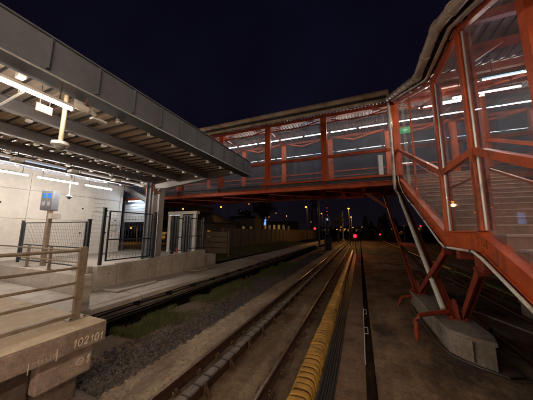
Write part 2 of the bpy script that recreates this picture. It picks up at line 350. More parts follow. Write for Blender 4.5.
# track slab under the left-hand track
for part, x0, x1, z1, mt in (('slab_shoulder', -4.10, -3.28, -0.085, SLAB), ('slab_centre', -3.02, -1.75, -0.16, SLABIN)):
    root = None
    y = 1.2; i = 0
    st = struct(bx((x0+0.02, 1.1, -0.41), (x1-0.02, 300, z1-0.03)).build(part, mt))
    while y < 60:
        L = 5.2 if part == 'slab_shoulder' else 6.4
        mb = MB(); c = 0.012
        mb.prism([(x0, -0.3), (x1, -0.3), (x1, z1-c), (x1-c, z1), (x0+c, z1), (x0, z1-c)], 'y', y, y+L-0.014)
        mb.build('slab', mt, st); y += L
struct(bx((-3.30, 1.1, -0.41), (-3.00, 300, -0.175)).build('rail_channel', SLABIN))
struct(bx((-1.77, 1.1, -0.41), (-0.64, 300, -0.215)).build('third_rail_pit', SLABIN))
# edge kerb beside the cable run, and the dark drain groove to its right
struct(bx((-0.03, 1.2, -0.4), (0.2, 260, -0.085)).build('drain_groove', surf('groove_mud', (0.06, 0.036, 0.022), (0.02, 0.013, 0.009), 1.6, 1.0, bump=0.3, spec=0.0)))
kerb = struct(bx((-0.485, 1.2, -0.4), (-0.03, 260, -0.035)).build('kerb', YARDL))
y = 1.2; k = 0
while y < 34:
    L = rnd.uniform(1.3, 1.8); c = 0.012; z = 0.012+rnd.uniform(-0.006, 0.006); dx = rnd.uniform(-0.006, 0.006)
    MB().prism([(-0.49+dx, -0.2), (-0.012+dx, -0.2), (-0.012+dx, z-c), (-0.024+dx, z), (-0.478+dx, z), (-0.49+dx, z-c)], 'y', y, y+L-0.02).build('kerb_stone', YARDL, kerb)
    y += L

# ------------------------------------------------------------------ rails
def rail_profile(x):
    h = [(-0.075,-0.172),(0.075,-0.172),(0.075,-0.158),(0.012,-0.14),(0.009,-0.045),(0.036,-0.034),(0.036,-0.006),(0.028,0.0),(-0.028,0.0),(-0.036,-0.006),(-0.036,-0.034),(-0.009,-0.045),(-0.012,-0.14),(-0.075,-0.158)]
    return [(x+a, b) for a, b in h]
def rail(x, label, fy, y0=1.2, y1=300):
    r = thing('running_rail', label, 'rail', (x, y0, -0.172), 'running rails')
    MB().prism(rail_profile(x), 'y', y0, y1).build('rail_bar', RUST, r)
    bx((x-0.026, y0, 0.0005), (x+0.026, y1, 0.003)).build('running_face', RAILHEAD, r)
    first = None
    y = y0+0.25
    while y < fy:
        if first is None:
            first = []; fy0 = y
            for s in (-1, 1):
                mb = MB(); mb.box((x+s*0.078, y-0.07, -0.172), (x+s*0.16, y+0.07, -0.145))
                for e_ in (-1, 1): mb.tube([(x+s*0.11, y+e_*0.045, -0.15), (x+s*0.085, y+e_*0.05, -0.115), (x+s*0.055, y+e_*0.02, -0.13)], 0.014, 6)
                mb.tube([(x+s*0.12, y, -0.15), (x+s*0.12, y, -0.095)], 0.02, 6)
                first.append(mb.build('fastener', CLIP, r))
        else:
            for f_ in first: dup(f_, (0, y-fy0, 0), r)
        y += 0.62
    return r
rail(-3.15, 'rusty running rail beside the grey segmented cable trough', 22)
rail(-1.645, 'rusty running rail next to the yellow power rail cover', 26)
rail(6.45, 'dark running rail beyond the staircase plinth, nearer of the pair', 3, 2.5)
rail(7.95, 'dark running rail beyond the staircase plinth, farther of the pair', 3, 2.5)

# grey segmented cable trough beside the left rail
t = thing('cable_trough', 'grey segmented cable trough lying beside the left running rail', 'cable trough', (-2.6, 2, -0.16))
bx((-2.62, 1.6, -0.12), (-2.50, 120, 0.03)).build('trough_body', RUST, t)
c0 = MB().prism([(-2.635, 0.045), (-2.635, 0.07), (-2.62, 0.085), (-2.495, 0.085), (-2.48, 0.07), (-2.48, 0.045)], 'y', 1.7, 1.945).build('trough_cover', TROUGH, t)
b0 = MB().box((-2.46, 1.80, -0.158), (-2.36, 1.86, -0.13)).box((-2.49, 1.80, -0.13), (-2.45, 1.86, 0.04)).beam((-2.38, 1.83, -0.14), (-2.46, 1.83, 0.0), 0.05, 0.015).build('bracket', CLIP, t)
cl = MB().box((-2.645, 1.947, 0.05), (-2.47, 1.968, 0.090)).build('cover_clip', BOLT, t)
for i in range(1, 80):
    d = dup(c0, (rnd.uniform(-0.006, 0.006), 0.27*i, rnd.uniform(-0.005, 0.005)), t); d.rotation_euler.z = rnd.uniform(-0.02, 0.02)
    if i < 60: dup(cl, (0, 0.27*i, 0), t)
    if i % 3 == 0: dup(b0, (0, 0.27*i, 0), t)
o = bx((-2.635, 1.7+0.27*80, 0.045), (-2.48, 160, 0.085)).build('trough_cover', TROUGH, t); o['kind'] = 'stuff'
shift(t, (-0.06, 0, 0))

# third rail with ribbed yellow cover
def cover_profile(x, r, z):
    # flat-topped hood: low left edge, rounded right shoulder, r scales its bulk
    k = r/0.14
    o = [(-0.165, 0.035), (-0.16, 0.085), (-0.135, 0.118), (-0.05, 0.13), (0.06, 0.132), (0.115, 0.115), (0.15, 0.075), (0.165, 0.02), (0.168, -0.07)]
    out = [(x+a*k, z+c*k) for a, c in o]
    inn = [(x+a*k*0.88, z+c*k*0.86-0.004) for a, c in reversed(o)]
    return out+inn
def third_rail(x, z, y0, n, mat, label, yend, pitch=0.152):
    t = thing('power_rail', label, 'power rail', (x, y0, -0.2), 'covered power rails')
    bx((x-0.035, y0, -0.08), (x+0.035, yend, 0.04)).build('conductor', RUST, t)
    ins = None
    prof = cover_profile(x, 0.118, z)
    MB().prism(prof, 'y', y0, y0+pitch*n).build('cover_body', COVERDIRT if mat is YELLOW else mat, t, smooth=True)
    seg = MB().prism(cover_profile(x, 0.143, z), 'y', y0+pitch*0.34, y0+pitch*0.95).build('cover_segment', mat, t, smooth=True, bevel=0.006)
    for i in range(1, n):
        d = dup(seg, (rnd.uniform(-0.006, 0.006), pitch*i, rnd.uniform(-0.006, 0.006)), t); d.rotation_euler.y = rnd.uniform(-0.03, 0.03)
    for i in range(0, n, 10):
        if ins is None: ins = MB().tube([(x, y0+0.1, -0.215), (x, y0+0.1, -0.08)], [0.07, 0.05], 8).build('insulator', BEIGEP, t)
        else: dup(ins, (0, pitch*i, 0), t)
    o = MB().prism(prof, 'y', y0+pitch*n, yend).build('cover', mat, t, smooth=True); o['kind'] = 'stuff'
    return t
third_rail(-0.955, 0.05, 1.9, 140, YELLOW, 'ribbed yellow cover over the power rail in the middle of the picture', 32)
t2 = third_rail(5.55, 0.10, 5.5, 82, GREENCOV, 'dull green ribbed power rail cover beyond the staircase plinth', 18)
o = MB().prism(cover_profile(5.55, 0.14, 0.10), 'y', 18.6, 90).build('cover', YELLOW, t2); tag(o, 'plain yellow far length of the cover')
# cable run
t = thing('cable_run', 'bundle of thin black cables beside the yellow power rail cover', 'cables', (-0.6, 1.6, -0.2))
for i in range(6):
    pts = []; x0 = -0.74+0.046*i
    for k in range(60):
        y = 1.6+0.9*k; pts.append((x0+0.006*math.sin(y*1.3+i*2), y, -0.03+0.018*math.sin(i*1.9)+0.008*math.sin(y*0.9+i)))
    MB().tube(pts, 0.0125, 6).build('cable', CABLE, t, smooth=True)
bx((-0.77, 1.6, -0.2), (-0.495, 60, -0.075)).build('tray', BOLT, t)

# ------------------------------------------------------------------ left platform
PX = -3.90
pl = struct(bx((-24, -40, 0.2), (-5.0, 2.50, 1.10)).build('platform', PLATB))
def slabpiece(x0, x1, y0, y1, z0, z1, mat, name, c=0.012):
    return MB().box((x0, y0, z0), (x1, y1, z1)).build(name, mat, pl, bevel=c)
# coping slabs along the edge: beige top, brown edge
yy = [2.58, 1.38, 0.15, -1.1, -3, -5]
for a, b in zip(yy[1:], yy[:-1]):
    e = slabpiece(-4.85, PX, a+0.006, b, 0.86, 1.135, PLATF, 'coping_edge', 0.012)
    slabpiece(-4.85, PX-0.008, a+0.008, b-0.003, 1.137, 1.152, COPING, 'coping_top', 0.006)
slabpiece(PX-0.2, PX-0.01, -40, -5.01, 0.83, 1.135, PLATF, 'coping_edge')
for i in range(5):
    x1 = -4.86-1.35*i
    for j in range(3):
        slabpiece(x1-1.34, x1, 2.54-1.2*(j+1)+0.012, 2.54-1.2*j, 1.03, 1.15+rnd.uniform(-.002, .002), COPING, 'floor_slab', 0.004)
struct(bx((-24, -40, 1.101), (-11.7, 2.52, 1.145)).build('platform_floor', COPING))
struct(bx((-11.69, -40, 1.101), (-4.86, -1.08, 1.145)).build('platform_floor', COPING))
# recessed foot under the coping
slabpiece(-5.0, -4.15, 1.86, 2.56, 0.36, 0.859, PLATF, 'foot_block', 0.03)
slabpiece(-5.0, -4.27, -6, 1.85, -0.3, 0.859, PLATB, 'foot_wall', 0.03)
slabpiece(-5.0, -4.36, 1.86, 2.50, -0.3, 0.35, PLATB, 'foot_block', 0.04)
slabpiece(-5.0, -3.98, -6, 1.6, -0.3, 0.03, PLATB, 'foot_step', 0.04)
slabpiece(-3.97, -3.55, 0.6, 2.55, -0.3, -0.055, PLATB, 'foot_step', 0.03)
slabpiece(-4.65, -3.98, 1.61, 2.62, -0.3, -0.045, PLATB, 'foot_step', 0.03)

# hand-painted marks: strokes traced on the faces
GLY = {'1': [[(.05,.62),(.42,1.0),(.36,0.0)]], '0': [[(.5+.42*math.cos(a*math.pi/7+1.2), .5+.5*math.sin(a*math.pi/7+1.2)) for a in range(15)]],
       '2': [[(.02,.72),(.18,.97),(.55,1.0),(.75,.78),(.55,.48),(.05,.04),(.85,.08)]], '-': [[(.1,.5),(.7,.55)]], '+': [[(.1,.5),(.8,.5)],[(.45,.8),(.45,.2)]],
       '4': [[(.6,0),(.55,1),(.05,.4),(.85,.4)]], '6': [[(.7,1),(.2,.6),(.1,.25),(.4,0),(.75,.2),(.6,.5),(.15,.4)]], '3': [[(.1,.95),(.6,.95),(.4,.58),(.75,.3),(.5,0),(.1,.08)]],
       'o': [[(.5+.5*math.cos(a*math.pi/8), .5+.5*math.sin(a*math.pi/8)) for a in range(17)],[(.3,.48),(.7,.55)]], '|': [[(.1,1),(.1,0)]]}
def paint(text, x, y0, z0, wch, hch, thick, mat, dzdy=0.0, name='painted_number', slant=0.12, gap=0.28):
    mb = MB(); y = y0
    for ch in text:
        wd = wch*(0.55 if ch in '1|' else 1)
        for st in GLY.get(ch, []):
            P = [(y+(a*(1 if ch not in '1|' else 1.0)*wch)+slant*b*hch, z0+b*hch+dzdy*(y-y0)) for a, b in st]
            for (a, b), (c, d) in zip(P[:-1], P[1:]):
                th = thick*rnd.uniform(.8, 1.2)
                mb.beam((x, a, b), (x, c+(c-a)*0.04, d+(d-b)*0.04), th, 0.003, up=(1, 0, 0))
        y += wd+gap*wch
    # mesh is 3 mm thick, standing just proud of the concrete
    return mb.build(name, mat, pl)
paint('102101', PX+0.004, 2.125, 0.92, 0.066, 0.105, 0.013, CHALK, -0.07)
paint('o', -4.146, 2.325, 0.53, 0.10, 0.085, 0.011, CHALK, name='painted_symbol')
paint('1', -4.146, 2.46, 0.505, 0.085, 0.12, 0.015, CHALK, slant=0.2)
paint('|', PX+0.004, 1.655, 0.825, 0.02, 0.125, 0.009, CHALK, name='painted_mark', slant=0.0)
paint('-46+30', PX+0.004, 1.69, 0.905, 0.032, 0.05, 0.005, CHALKF, -0.06)
paint('|', PX+0.004, 1.94, 0.85, 0.02, 0.14, 0.016, CHALKF, name='painted_mark', slant=0.0)

# railing on the coping, running along the platform edge
RX = -4.43
t = thing('platform_railing', 'brown metal railing on the platform coping, nearest the camera', 'railing', (RX, 2.38, 1.15))
for y in (2.40, 0.85, -0.9):
    MB().beam((RX, y, 1.165), (RX, y, 2.32), 0.055, 0.11, up=(0, 1, 0)).build('post', GALV, t, bevel=0.006)
    MB().box((RX-0.09, y-0.13, 1.1525), (RX+0.09, y+0.13, 1.165)).build('base_plate', GALV, t)
    for dy in (-0.1, 0.1): MB().tube([(RX+0.06, y+dy, 1.165), (RX+0.06, y+dy, 1.19)], 0.012, 6).build('bolt', BOLT, t)
for z, r in ((2.265, 0.026), (1.975, 0.02), (1.73, 0.02), (1.505, 0.02)):
    MB().tube([(RX, -3, z), (RX, 2.39, z)], r, 10).build('bar', GALV, t, smooth=True)
MB().box((RX-0.045, -3, 1.20), (RX+0.045, 2.345, 1.255)).build('bottom_rail', GALV, t, bevel=0.006)
# short concrete end post behind it
t = thing('end_post', 'short brown concrete post behind the near railing post', 'post', (-6.96, 3.94, 0.42))
MB().box((-7.03, 3.84, 0.42), (-6.90, 4.04, 1.40)).build('shaft', RETC, t, bevel=0.012)
MB().box((-7.07, 3.80, 0.42), (-6.88, 4.08, 0.48)).build('foot', RETC, t)

# ------------------------------------------------------------------ low walkway, return wall, plaza
WZ = 0.42
wk = struct(bx((-8.9, 2.7, -0.3), (-7.75, 60, WZ-0.03)).build('walkway', RETC))
y = 2.66
while y < 40:
    L = 3.1
    # top slab and a separate lip, slightly uneven
    dz = rnd.uniform(-0.012, 0.012)
    MB().box((-8.9, y, WZ-0.12+dz), (-7.32, y+L-0.03, WZ+dz)).build('walkway_slab', PAVE, wk, bevel=0.012)
    MB().box((-7.31, y, WZ-0.16+dz), (-6.98, y+L-0.02, WZ-0.008+dz)).build('walkway_lip', PAVE, wk, bevel=0.015)
    y += L
MB().box((-8.88, 5.5, WZ+0.015), (-7.95, 7.2, WZ+0.075)).build('walkway_step', PAVE, wk, bevel=0.01)
MB().box((-8.88, 9.9, WZ+0.015), (-8.2, 12.0, WZ+0.065)).build('walkway_step', PAVE, wk, bevel=0.01)
struct(bx((-23, 2.53, -0.3), (-8.91, 4.74, WZ-0.004)).build('lower_floor', PAVE))
struct(bx((-23, 4.90, -0.3), (-9.16, 13, 1.05)).build('plaza', PAVE))
# return wall facing the camera (perpendicular to the track)
t = thing('return_wall', 'low pale concrete wall behind the platform end, under the second railing', 'wall', (-13, 4.8, WZ))
for i in range(5):
    MB().box((-8.93-1.72*(i+1)+0.012, 4.745, WZ-0.1), (-8.93-1.72*i, 4.89, 1.07)).build('panel', PAVE, t, bevel=0.008)
# retaining wall facing the track
t = thing('retaining_wall', 'low concrete wall of upright panels under the mesh fences', 'wall', (-9.0, 8, WZ))
y = 5.36; Ls = [0.75, 1.4, 1.4, 0.9, 0.7, 1.05]
for i, L in enumerate(Ls):
    zt = 1.27+0.035*i
    MB().box((-9.14+0.01*(i % 2), y, 0.2), (-8.91+0.008*(i % 2), y+L-0.018, zt)).build('panel', RETC, t, bevel=0.012)
    MB().tube([(-8.91+0.008*(i % 2), y+L*0.55, zt-0.3), (-8.89, y+L*0.55, zt-0.3)], 0.022, 8).build('tie_hole', BOLT, t)
    y += L
# short return of the wall towards the plaza
MB().box((-10.2, 5.18, 0.8), (-9.15, 5.35, 1.27)).build('panel', RETC, t, bevel=0.012)

# cables hung on the face of the walkway
t = thing('face_cables', 'black cables hung along the dark face of the low walkway', 'cables', (-6.95, 3, -0.1))
for i, z in enumerate((0.18, 0.08, -0.02, -0.14, -0.26)):
    MB().tube([(-7.60+0.04*i, 2.4+1.0*k, z+0.015*math.sin(k*1.7+i)) for k in range(40)], 0.02, 6).build('cable', CABLE, t, smooth=True)
for k in range(14): MB().box((-7.74, 3+1.5*k, -0.08), (-7.45, 3.05+1.5*k, 0.24)).build('hanger', BOLT, t)

# second railing, across the end of the platform
def tube_rail(name, label, xs, y, z0, h, bars, mat):
    t = thing(name, label, 'railing', ((xs[0]+xs[-1])/2, y, z0))
    for x in xs: MB().beam((x, y, z0), (x, y, z0+h), 0.05, 0.09, up=(0, 1, 0)).build('post', mat, t, bevel=0.006)
    for b in bars: MB().tube([(xs[0], y-0.06, z0+b), (xs[-1], y-0.06, z0+b)], 0.03, 8).build('bar', mat, t, smooth=True)
    for x in xs: MB().box((x-0.1, y-0.07, z0), (x+0.1, y+0.07, z0+0.015)).build('base_plate', mat, t)
tube_rail('cross_railing', 'low tube railing on the pale wall, running away left towards the fence', [-15.9, -12.95, -11.25, -9.0], 4.98, 1.07, 0.86, (0.38, 0.79), GALV)

# ------------------------------------------------------------------ mesh fences
def mesh_fence(label, p0, p1, z0, z1, cell=0.13, group='mesh fence panels'):
    p0 = Vector((p0[0], p0[1], 0)); p1 = Vector((p1[0], p1[1], 0)); d = (p1-p0).normalized(); L = (p1-p0).length
    t = thing('fence_panel', label, 'fence', ((p0+p1)/2)+Vector((0, 0, z0)), group)
    Z = lambda p, z: Vector((p.x, p.y, z))
    for p in (p0, p1):
        MB().beam(Z(p, z0), Z(p, z1+0.08), 0.1, 0.1, up=d).build('post', NAVY, t, bevel=0.01)
        MB().box((p.x-0.06, p.y-0.06, z1+0.081), (p.x+0.06, p.y+0.06, z1+0.1)).build('post_cap', NAVY, t)
    a = p0+d*0.2; b = p1-d*0.2
    for q in (a, b): MB().beam(Z(q, z0+0.12), Z(q, z1), 0.05, 0.05, up=d).build('frame_upright', NAVY, t)
    for z in (z0+0.14, (z0+z1)/2-0.1, z1-0.02): MB().beam(Z(a, z), Z(b, z), 0.045, 0.045).build('frame_bar', NAVY, t)
    for p, q in ((p0, a), (p1, b)):
        for z in (z0+0.4, z1-0.25): MB().beam(Z(p, z), Z(q, z), 0.03, 0.03).build('hinge', NAVY, t)
    mb = MB(); n = int((b-a).length/cell)
    for i in range(1, n):
        q = a+d*((b-a).length*i/n); mb.beam(Z(q, z0+0.16), Z(q, z1-0.04), 0.005, 0.005, up=d)
    m_ = int((z1-z0-0.2)/cell)
    for i in range(1, m_):
        z = z0+0.16+(z1-z0-0.2)*i/m_; mb.beam(Z(a, z), Z(b, z), 0.005, 0.005)
    o = mb.build('wire_mesh', DARKSTEEL, t, fix=False); o['kind'] = 'stuff'
mesh_fence('dark mesh fence panel behind the second railing, in front of the pale wall', (-15.2, 5.5), (-9.85, 5.45), 1.05, 2.93)
mesh_fence('dark mesh fence panel on the low wall, left of the canopy column', (-9.03, 5.48), (-9.03, 7.80), 1.3, 3.36)
mesh_fence('dark mesh fence panel on the low wall, right of the canopy column', (-9.03, 8.95), (-9.03, 9.8), 1.4, 3.28)
mesh_fence('dark mesh fence panel at the far end of the low wall', (-9.03, 10.0), (-9.03, 11.42), 1.44, 3.32)

# ------------------------------------------------------------------ pale concrete wall with joints and tie holes
WX = -16.4
t = thing('station_wall', 'tall pale concrete wall behind the platform, with panel joints and tie holes', 'wall', (WX, 0, 1.05))
y0 = -22; ph = [(0.2, 1.62), (1.63, 3.16), (3.17, 4.70), (4.71, 6.24), (6.25, 7.9)]
ys_ = [-22, -17.5, -13, -8.5, -4, 0.9, 6.0, 11.15]
hole = None
for a, b in zip(ys_[:-1], ys_[1:]):
    for z0, z1 in ph:
        MB().box((WX-0.4, a, z0), (WX+rnd.uniform(-.004, .004), b-0.012, z1)).build('panel', WALLC, t, bevel=0.006)
        if b > 0:
            for fy in (0.2, 0.5, 0.8):
                for fz in ((z0+z1)/2,):
                    p = (WX+0.006, a+(b-a)*fy, fz)
                    if hole is None: hole = MB().tube([(p[0]-0.03, p[1], p[2]), (p[0]+0.002, p[1], p[2])], 0.055, 10).build('tie_hole', BOLT, t); hp = Vector(p)
                    else: dup(hole, Vector(p)-hp, t)
# wall ladder rungs and the white electrical box
t = thing('wall_ladder', 'thin rungs fixed to the right end of the pale wall', 'ladder', (WX+0.1, 9.5, 1.1))
for i in range(13):
    z = 1.3+0.28*i
    MB().tube([(WX, 9.2, z), (WX+0.12, 9.2, z), (WX+0.12, 9.85, z), (WX, 9.85, z)], 0.012, 6).build('rung', ALU, t)
t = thing('electrical_box', 'small white electrical box at the right end of the pale wall', 'electrical box', (WX+0.1, 9.4, 3.2))
MB().box((WX, 9.05, 3.35), (WX+0.22, 9.75, 3.85)).build('case', WHITE, t, bevel=0.02)
MB().tube([(WX, 9.4, 3.14), (WX+0.16, 9.4, 3.14)], 0.2, 14).build('bell', WHITE, t, smooth=True)
MB().tube([(WX+0.22, 9.4, 3.68), (WX+0.25, 9.4, 3.68)], 0.05, 8).build('lens', surf('maroon_lens', (0.2, 0.03, 0.02), (0.15, 0.02, 0.02)), t)
MB().tube([(WX+0.05, 9.8, 3.7), (WX+0.05, 9.8, 5.8)], 0.025, 6).build('conduit', WHITE, t)
shift(t, (0, 1.15, -0.4))

# roller shutter and dark passage right of the wall, below the bridge
t = thing('roller_shutter', 'half-raised white roller shutter under the red bridge, beside the pale wall', 'shutter', (-15.9, 10.15, 3.4))
for i in range(7): MB().box((-17.5, 10.16, 3.5+0.195*i), (-14.1, 10.2+0.02*(i % 2), 3.68+0.195*i)).build('slat', surf('shutter_white', (0.60, 0.62, 0.64), (0.52, 0.54, 0.56), 3, 0.5, bump=0.05) if i == 0 else MATS['shutter_white'], t, bevel=0.01)
MB().box((-17.5, 10.21, 4.88), (-14.1, 10.5, 5.15)).build('housing', GREYPAINT, t)
for x in (-17.45, -14.1): MB().box((x-0.05, 10.13, 1.35), (x+0.05, 10.25, 5.15)).build('guide', GREYPAINT, t)
shift(t, (0.65, 1.45, -0.3))
light('added unseen tube light that brightens the half-raised white shutter', (-16.0, 11.3, 4.72), (-14.6, 11.3, 4.72), TUBEINB, True)  # added lamp, hidden by the beam, to make the shutter bright
t = thing('passage_barrier', 'low dark barrier rails in the passage under the shutter', 'barrier', (-16, 13, 1.05))
for i, z in enumerate((1.35, 1.75, 2.1)): MB().beam((-19, 13+0.4*i, z), (-12.5, 14+0.4*i, z+0.1), 0.06, 0.12).build('rail', surf('barrier_ochre', (0.36, 0.20, 0.06), (0.25, 0.14, 0.05)) if i == 0 else MATS['barrier_ochre'], t)
for x in (-18.5, -16.5, -14.5): MB().box((x-0.05, 13.3, 1.05), (x+0.05, 13.4, 2.3)).build('post', RUST, t)
shift(t, (0, 2.2, 0))
struct(bx((-40, 13.01, -0.3), (-13.6, 30, 1.04)).build('street', EARTH))

# ------------------------------------------------------------------ information display on a post
P0 = Vector((-12.75, 5.42, 1.05))
t = thing('information_display', 'grey display box with blue figures on a tall post behind the railing', 'display', P0)
MB().beam(P0, P0+Vector((0, 0, 2.55)), 0.2, 0.14, up=(0, 1, 0)).build('post', GALV, t, bevel=0.01)
zc = 3.45; dv = Vector((0.80, 0.60, 0)); dn = Vector((0.60, -0.80, 0))
def oriented(c, a, b, hx, hy, hz, z):  # box with axes a,b
    c = Vector((c.x, c.y, z)); vs = []
    for sz in (-1, 1):
        for s1, s2 in ((-1,-1),(1,-1),(1,1),(-1,1)): vs.append(c+a*(hx*s1)+b*(hy*s2)+Vector((0, 0, hz*sz)))
    return MB().poly(vs, [(0,3,2,1),(4,5,6,7),(0,1,5,4),(1,2,6,5),(2,3,7,6),(3,0,4,7)])
cc = P0+Vector((-0.12, 0.0, 0))
oriented(cc, dv, dn, 0.23, 0.22, 0.45, 3.90).build('case', GREYPAINT, t, bevel=0.03)
scrn = oriented(cc+dn*0.227, dv, dn, 0.20, 0.006, 0.40, 3.90).build('screen', DARKSTEEL, t)
for i, sx_ in enumerate((-0.125, 0.11)):
    oriented(cc+dn*0.24+dv*sx_*0.8, dv, dn, 0.05, 0.006, 0.10, 4.09).build('figure', BLUE, scrn)
    oriented(cc+dn*0.24+dv*sx_*0.8, dv, dn, 0.05, 0.006, 0.09, 3.74).build('figure', SCREENG, scrn)
MB().box((P0.x+0.1, P0.y-0.1, 3.08), (P0.x+0.36, P0.y+0.25, 3.30)).build('junction_box', RETC, t)

# ------------------------------------------------------------------ platform canopy
CX = -4.27
t = thing('platform_canopy', 'grey steel platform canopy with ribbed roof sheet and deep ribbed fascia', 'canopy', (-9.4, 8.3, 1.05))
YE = 8.43
yf = []; y = YE
while y > -26: yf.append(y); y -= 0.69
for a, b in zip(yf[1:], yf[:-1]):
    if b < -6: continue
    MB().box((CX-0.012, a+0.003, 4.90), (CX, b-0.003, 5.46)).build('fascia_plate', GREYPAINT, t)
    MB().box((CX+0.0005, a-0.012, 4.94), (CX+0.055, a+0.012, 5.44)).build('stiffener', GREYPAINT, t)
MB().box((CX-0.012, -26, 4.90), (CX, yf[[i for i, v in enumerate(yf) if v < -6][0]]+0.0, 5.46)).build('fascia_plate', GREYPAINT, t)
MB().box((CX-0.1, -26, 5.461), (CX+0.045, YE, 5.485)).build('top_flange', GREYPAINT, t)
MB().box((CX-0.36, -26, 4.872), (CX+0.02, YE, 4.898)).build('bottom_flange', DARKSTEEL, t)  # darker colour put on the unlit underside of the fascia
MB().box((CX+0.021, -26, 4.875), (CX+0.034, YE, 4.897)).build('drip_edge', ALU, t)
MB().box((CX-0.36, -26, 4.899), (CX-0.34, YE-0.1, 5.3)).build('inner_web', DARKSTEEL, t)
MB().box((-12.5, YE-0.02, 5.28), (CX-0.013, YE, 5.46)).build('end_fascia', GREYPAINT, t)
for i, x in enumerate((-6.45, -8.12, -9.8, -11.45)):
    MB().ibeam((x, -26, 5.05), (x, YE-0.15, 5.05), 0.14, 0.30, 0.018).build('purlin', PURLIN, t)
for i, x in enumerate((-4.64, -6.45, -8.12, -9.8, -11.45)):
    c0 = None
    y = YE-0.75
    while y > -2:
        if c0 is None: c0 = MB().box((x-0.19, y-0.045, 4.86), (x-0.075, y+0.045, 4.975)).build('clip', WHITE, t); cy0 = y
        else: dup(c0, (0, y-cy0, 0), t)
        y -= 0.78
# ribbed roof sheet, ribs across the canopy
prof = []; y = -26.0
top = []; 
while y < YE-0.05:
    top += [(y, 5.22), (y+0.2, 5.22), (y+0.22, 5.25), (y+0.28, 5.25)]; y += 0.30
top = [(a, b) for a, b in top if a < YE-0.02]
MB().strip([(a, b+0.004) for a, b in top], top, -12.5, CX-0.37).build('roof_sheet', DECKC, t)
rb0 = MB().box((-12.45, YE-0.415, 5.18), (CX-0.37, YE-0.39, 5.219)).build('roof_rib', DARKSTEEL, t)  # bars coloured dark to stand for the shadow lines of the ribs
for k in range(1, 60): dup(rb0, (0, -0.30*k, 0), t)
MB().box((-12.55, -26, 5.0), (-12.505, YE, 5.46)).build('rear_fascia', GREYPAINT, t)
# tapered end cantilever and columns
def cantilever(yc):
    mb = MB()
    mb.prism([(-12.4, 5.14), (-9.3, 4.66), (-8.8, 4.66), (-4.7, 5.10), (-4.7, 5.215), (-12.4, 5.215)], 'y', yc-0.011, yc+0.011)
    mb.build('cantilever_web', PURLIN, t)
    MB().beam((-8.85, yc, 4.646), (-4.7, yc, 5.087), 0.2, 0.022).build('cantilever_flange', PURLIN, t)
    MB().beam((-12.4, yc, 5.127), (-9.3, yc, 4.646), 0.2, 0.022).build('cantilever_flange', PURLIN, t)
for yc in (8.28, -0.5, -9.5):
    cantilever(yc)
    x = -9.40
    # H column
    MB().box((x-0.30, yc-0.16, 0.96), (x-0.275, yc+0.16, 4.62)).build('column_flange', PURLIN, t)
    MB().box((x+0.14, yc-0.16, 0.96), (x+0.165, yc+0.16, 4.62)).build('column_flange', PURLIN, t)
    MB().box((x-0.274, yc-0.012, 0.96), (x+0.139, yc+0.012, 4.62)).build('column_web', PURLIN, t)
    MB().box((x-0.4, yc-0.28, 0.975), (x+0.2, yc+0.28, 0.998)).build('base_plate', GREYPAINT, t)
    MB().box((x-0.35, yc-0.2, 4.621), (x+0.2, yc+0.2, 4.634)).build('cap_plate', GREYPAINT, t)
shift(t, (0, 0, 0.08))
# second narrower post with its bright cover strip beside the column
t = thing('service_post', 'narrow steel post with a pale cover strip left of the canopy column', 'post', (-9.6, 6.95, 1.05))
MB().box((-9.72, 6.82, 1.05), (-9.68, 7.02, 4.88)).build('flange', GREYPAINT, t)
MB().box((-9.67, 6.9, 1.05), (-9.5, 7.0, 4.88)).build('web', GREYPAINT, t)
MB().box((-9.66, 7.08, 1.05), (-9.5, 7.3, 4.3)).build('cover_strip', ALU, t)
MB().tube([(-9.55, 7.05, 4.85), (-9.5, 7.05, 4.6), (-9.5, 7.12, 4.48), (-9.5, 7.35, 4.45), (-9.5, 7.4, 4.6)], 0.07, 8).build('elbow_pipe', COPPER, t, smooth=True)
shift(t, (0.33, 0.65, 0))
t = thing('rear_brace', 'sloping grey steel strut under the rear of the canopy, above the shutter', 'strut', (-11.3, 7.5, 4.2))
MB().ibeam((-12.6, 7.6, 5.1), (-10.6, 7.6, 4.25), 0.2, 0.26, 0.02).build('strut', GREYPAINT, t)
MB().box((-10.75, 7.5, 4.1), (-9.75, 7.7, 4.2)).build('tie', GREYPAINT, t)
shift(t, (0, 1.0, -0.05))

# fluorescent tubes under the canopy
G1 = 'canopy tube lights'
light('long bright tube light under the canopy edge, nearest the camera', (-4.40, 0.55, 4.62), (-4.40, 1.99, 4.62), TUBE, True, G1, drop=4.95)
for k in range(8):
    y = -1.6-2.6*k
    light('tube light of the canopy edge row behind the viewpoint', (-4.40, y-1.48, 4.62), (-4.40, y, 4.62), TUBE, True, G1, drop=4.95)
for i, (a, b, mt, lb) in enumerate(((2.8, 4.32, TUBEW, 'bright tube light before the pale wall, leftmost of three in a row'),
                               (4.52, 6.02, TUBEW, 'bright tube light before the pale wall, middle one above the display box'),
                               (6.25, 7.55, TUBEW, 'bright tube light before the pale wall, right-hand one of three'))):
    light(lb, (-12.05, a, 4.72), (-12.05, b, 4.72), mt, True, G1, drop=5.3)
for k in range(5):
    y = -0.4-3.0*k
    light('tube light of the rear canopy row outside the picture on the left', (-12.05, y-1.4, 4.72), (-12.05, y, 4.72), TUBEW, True, G1, drop=5.3)
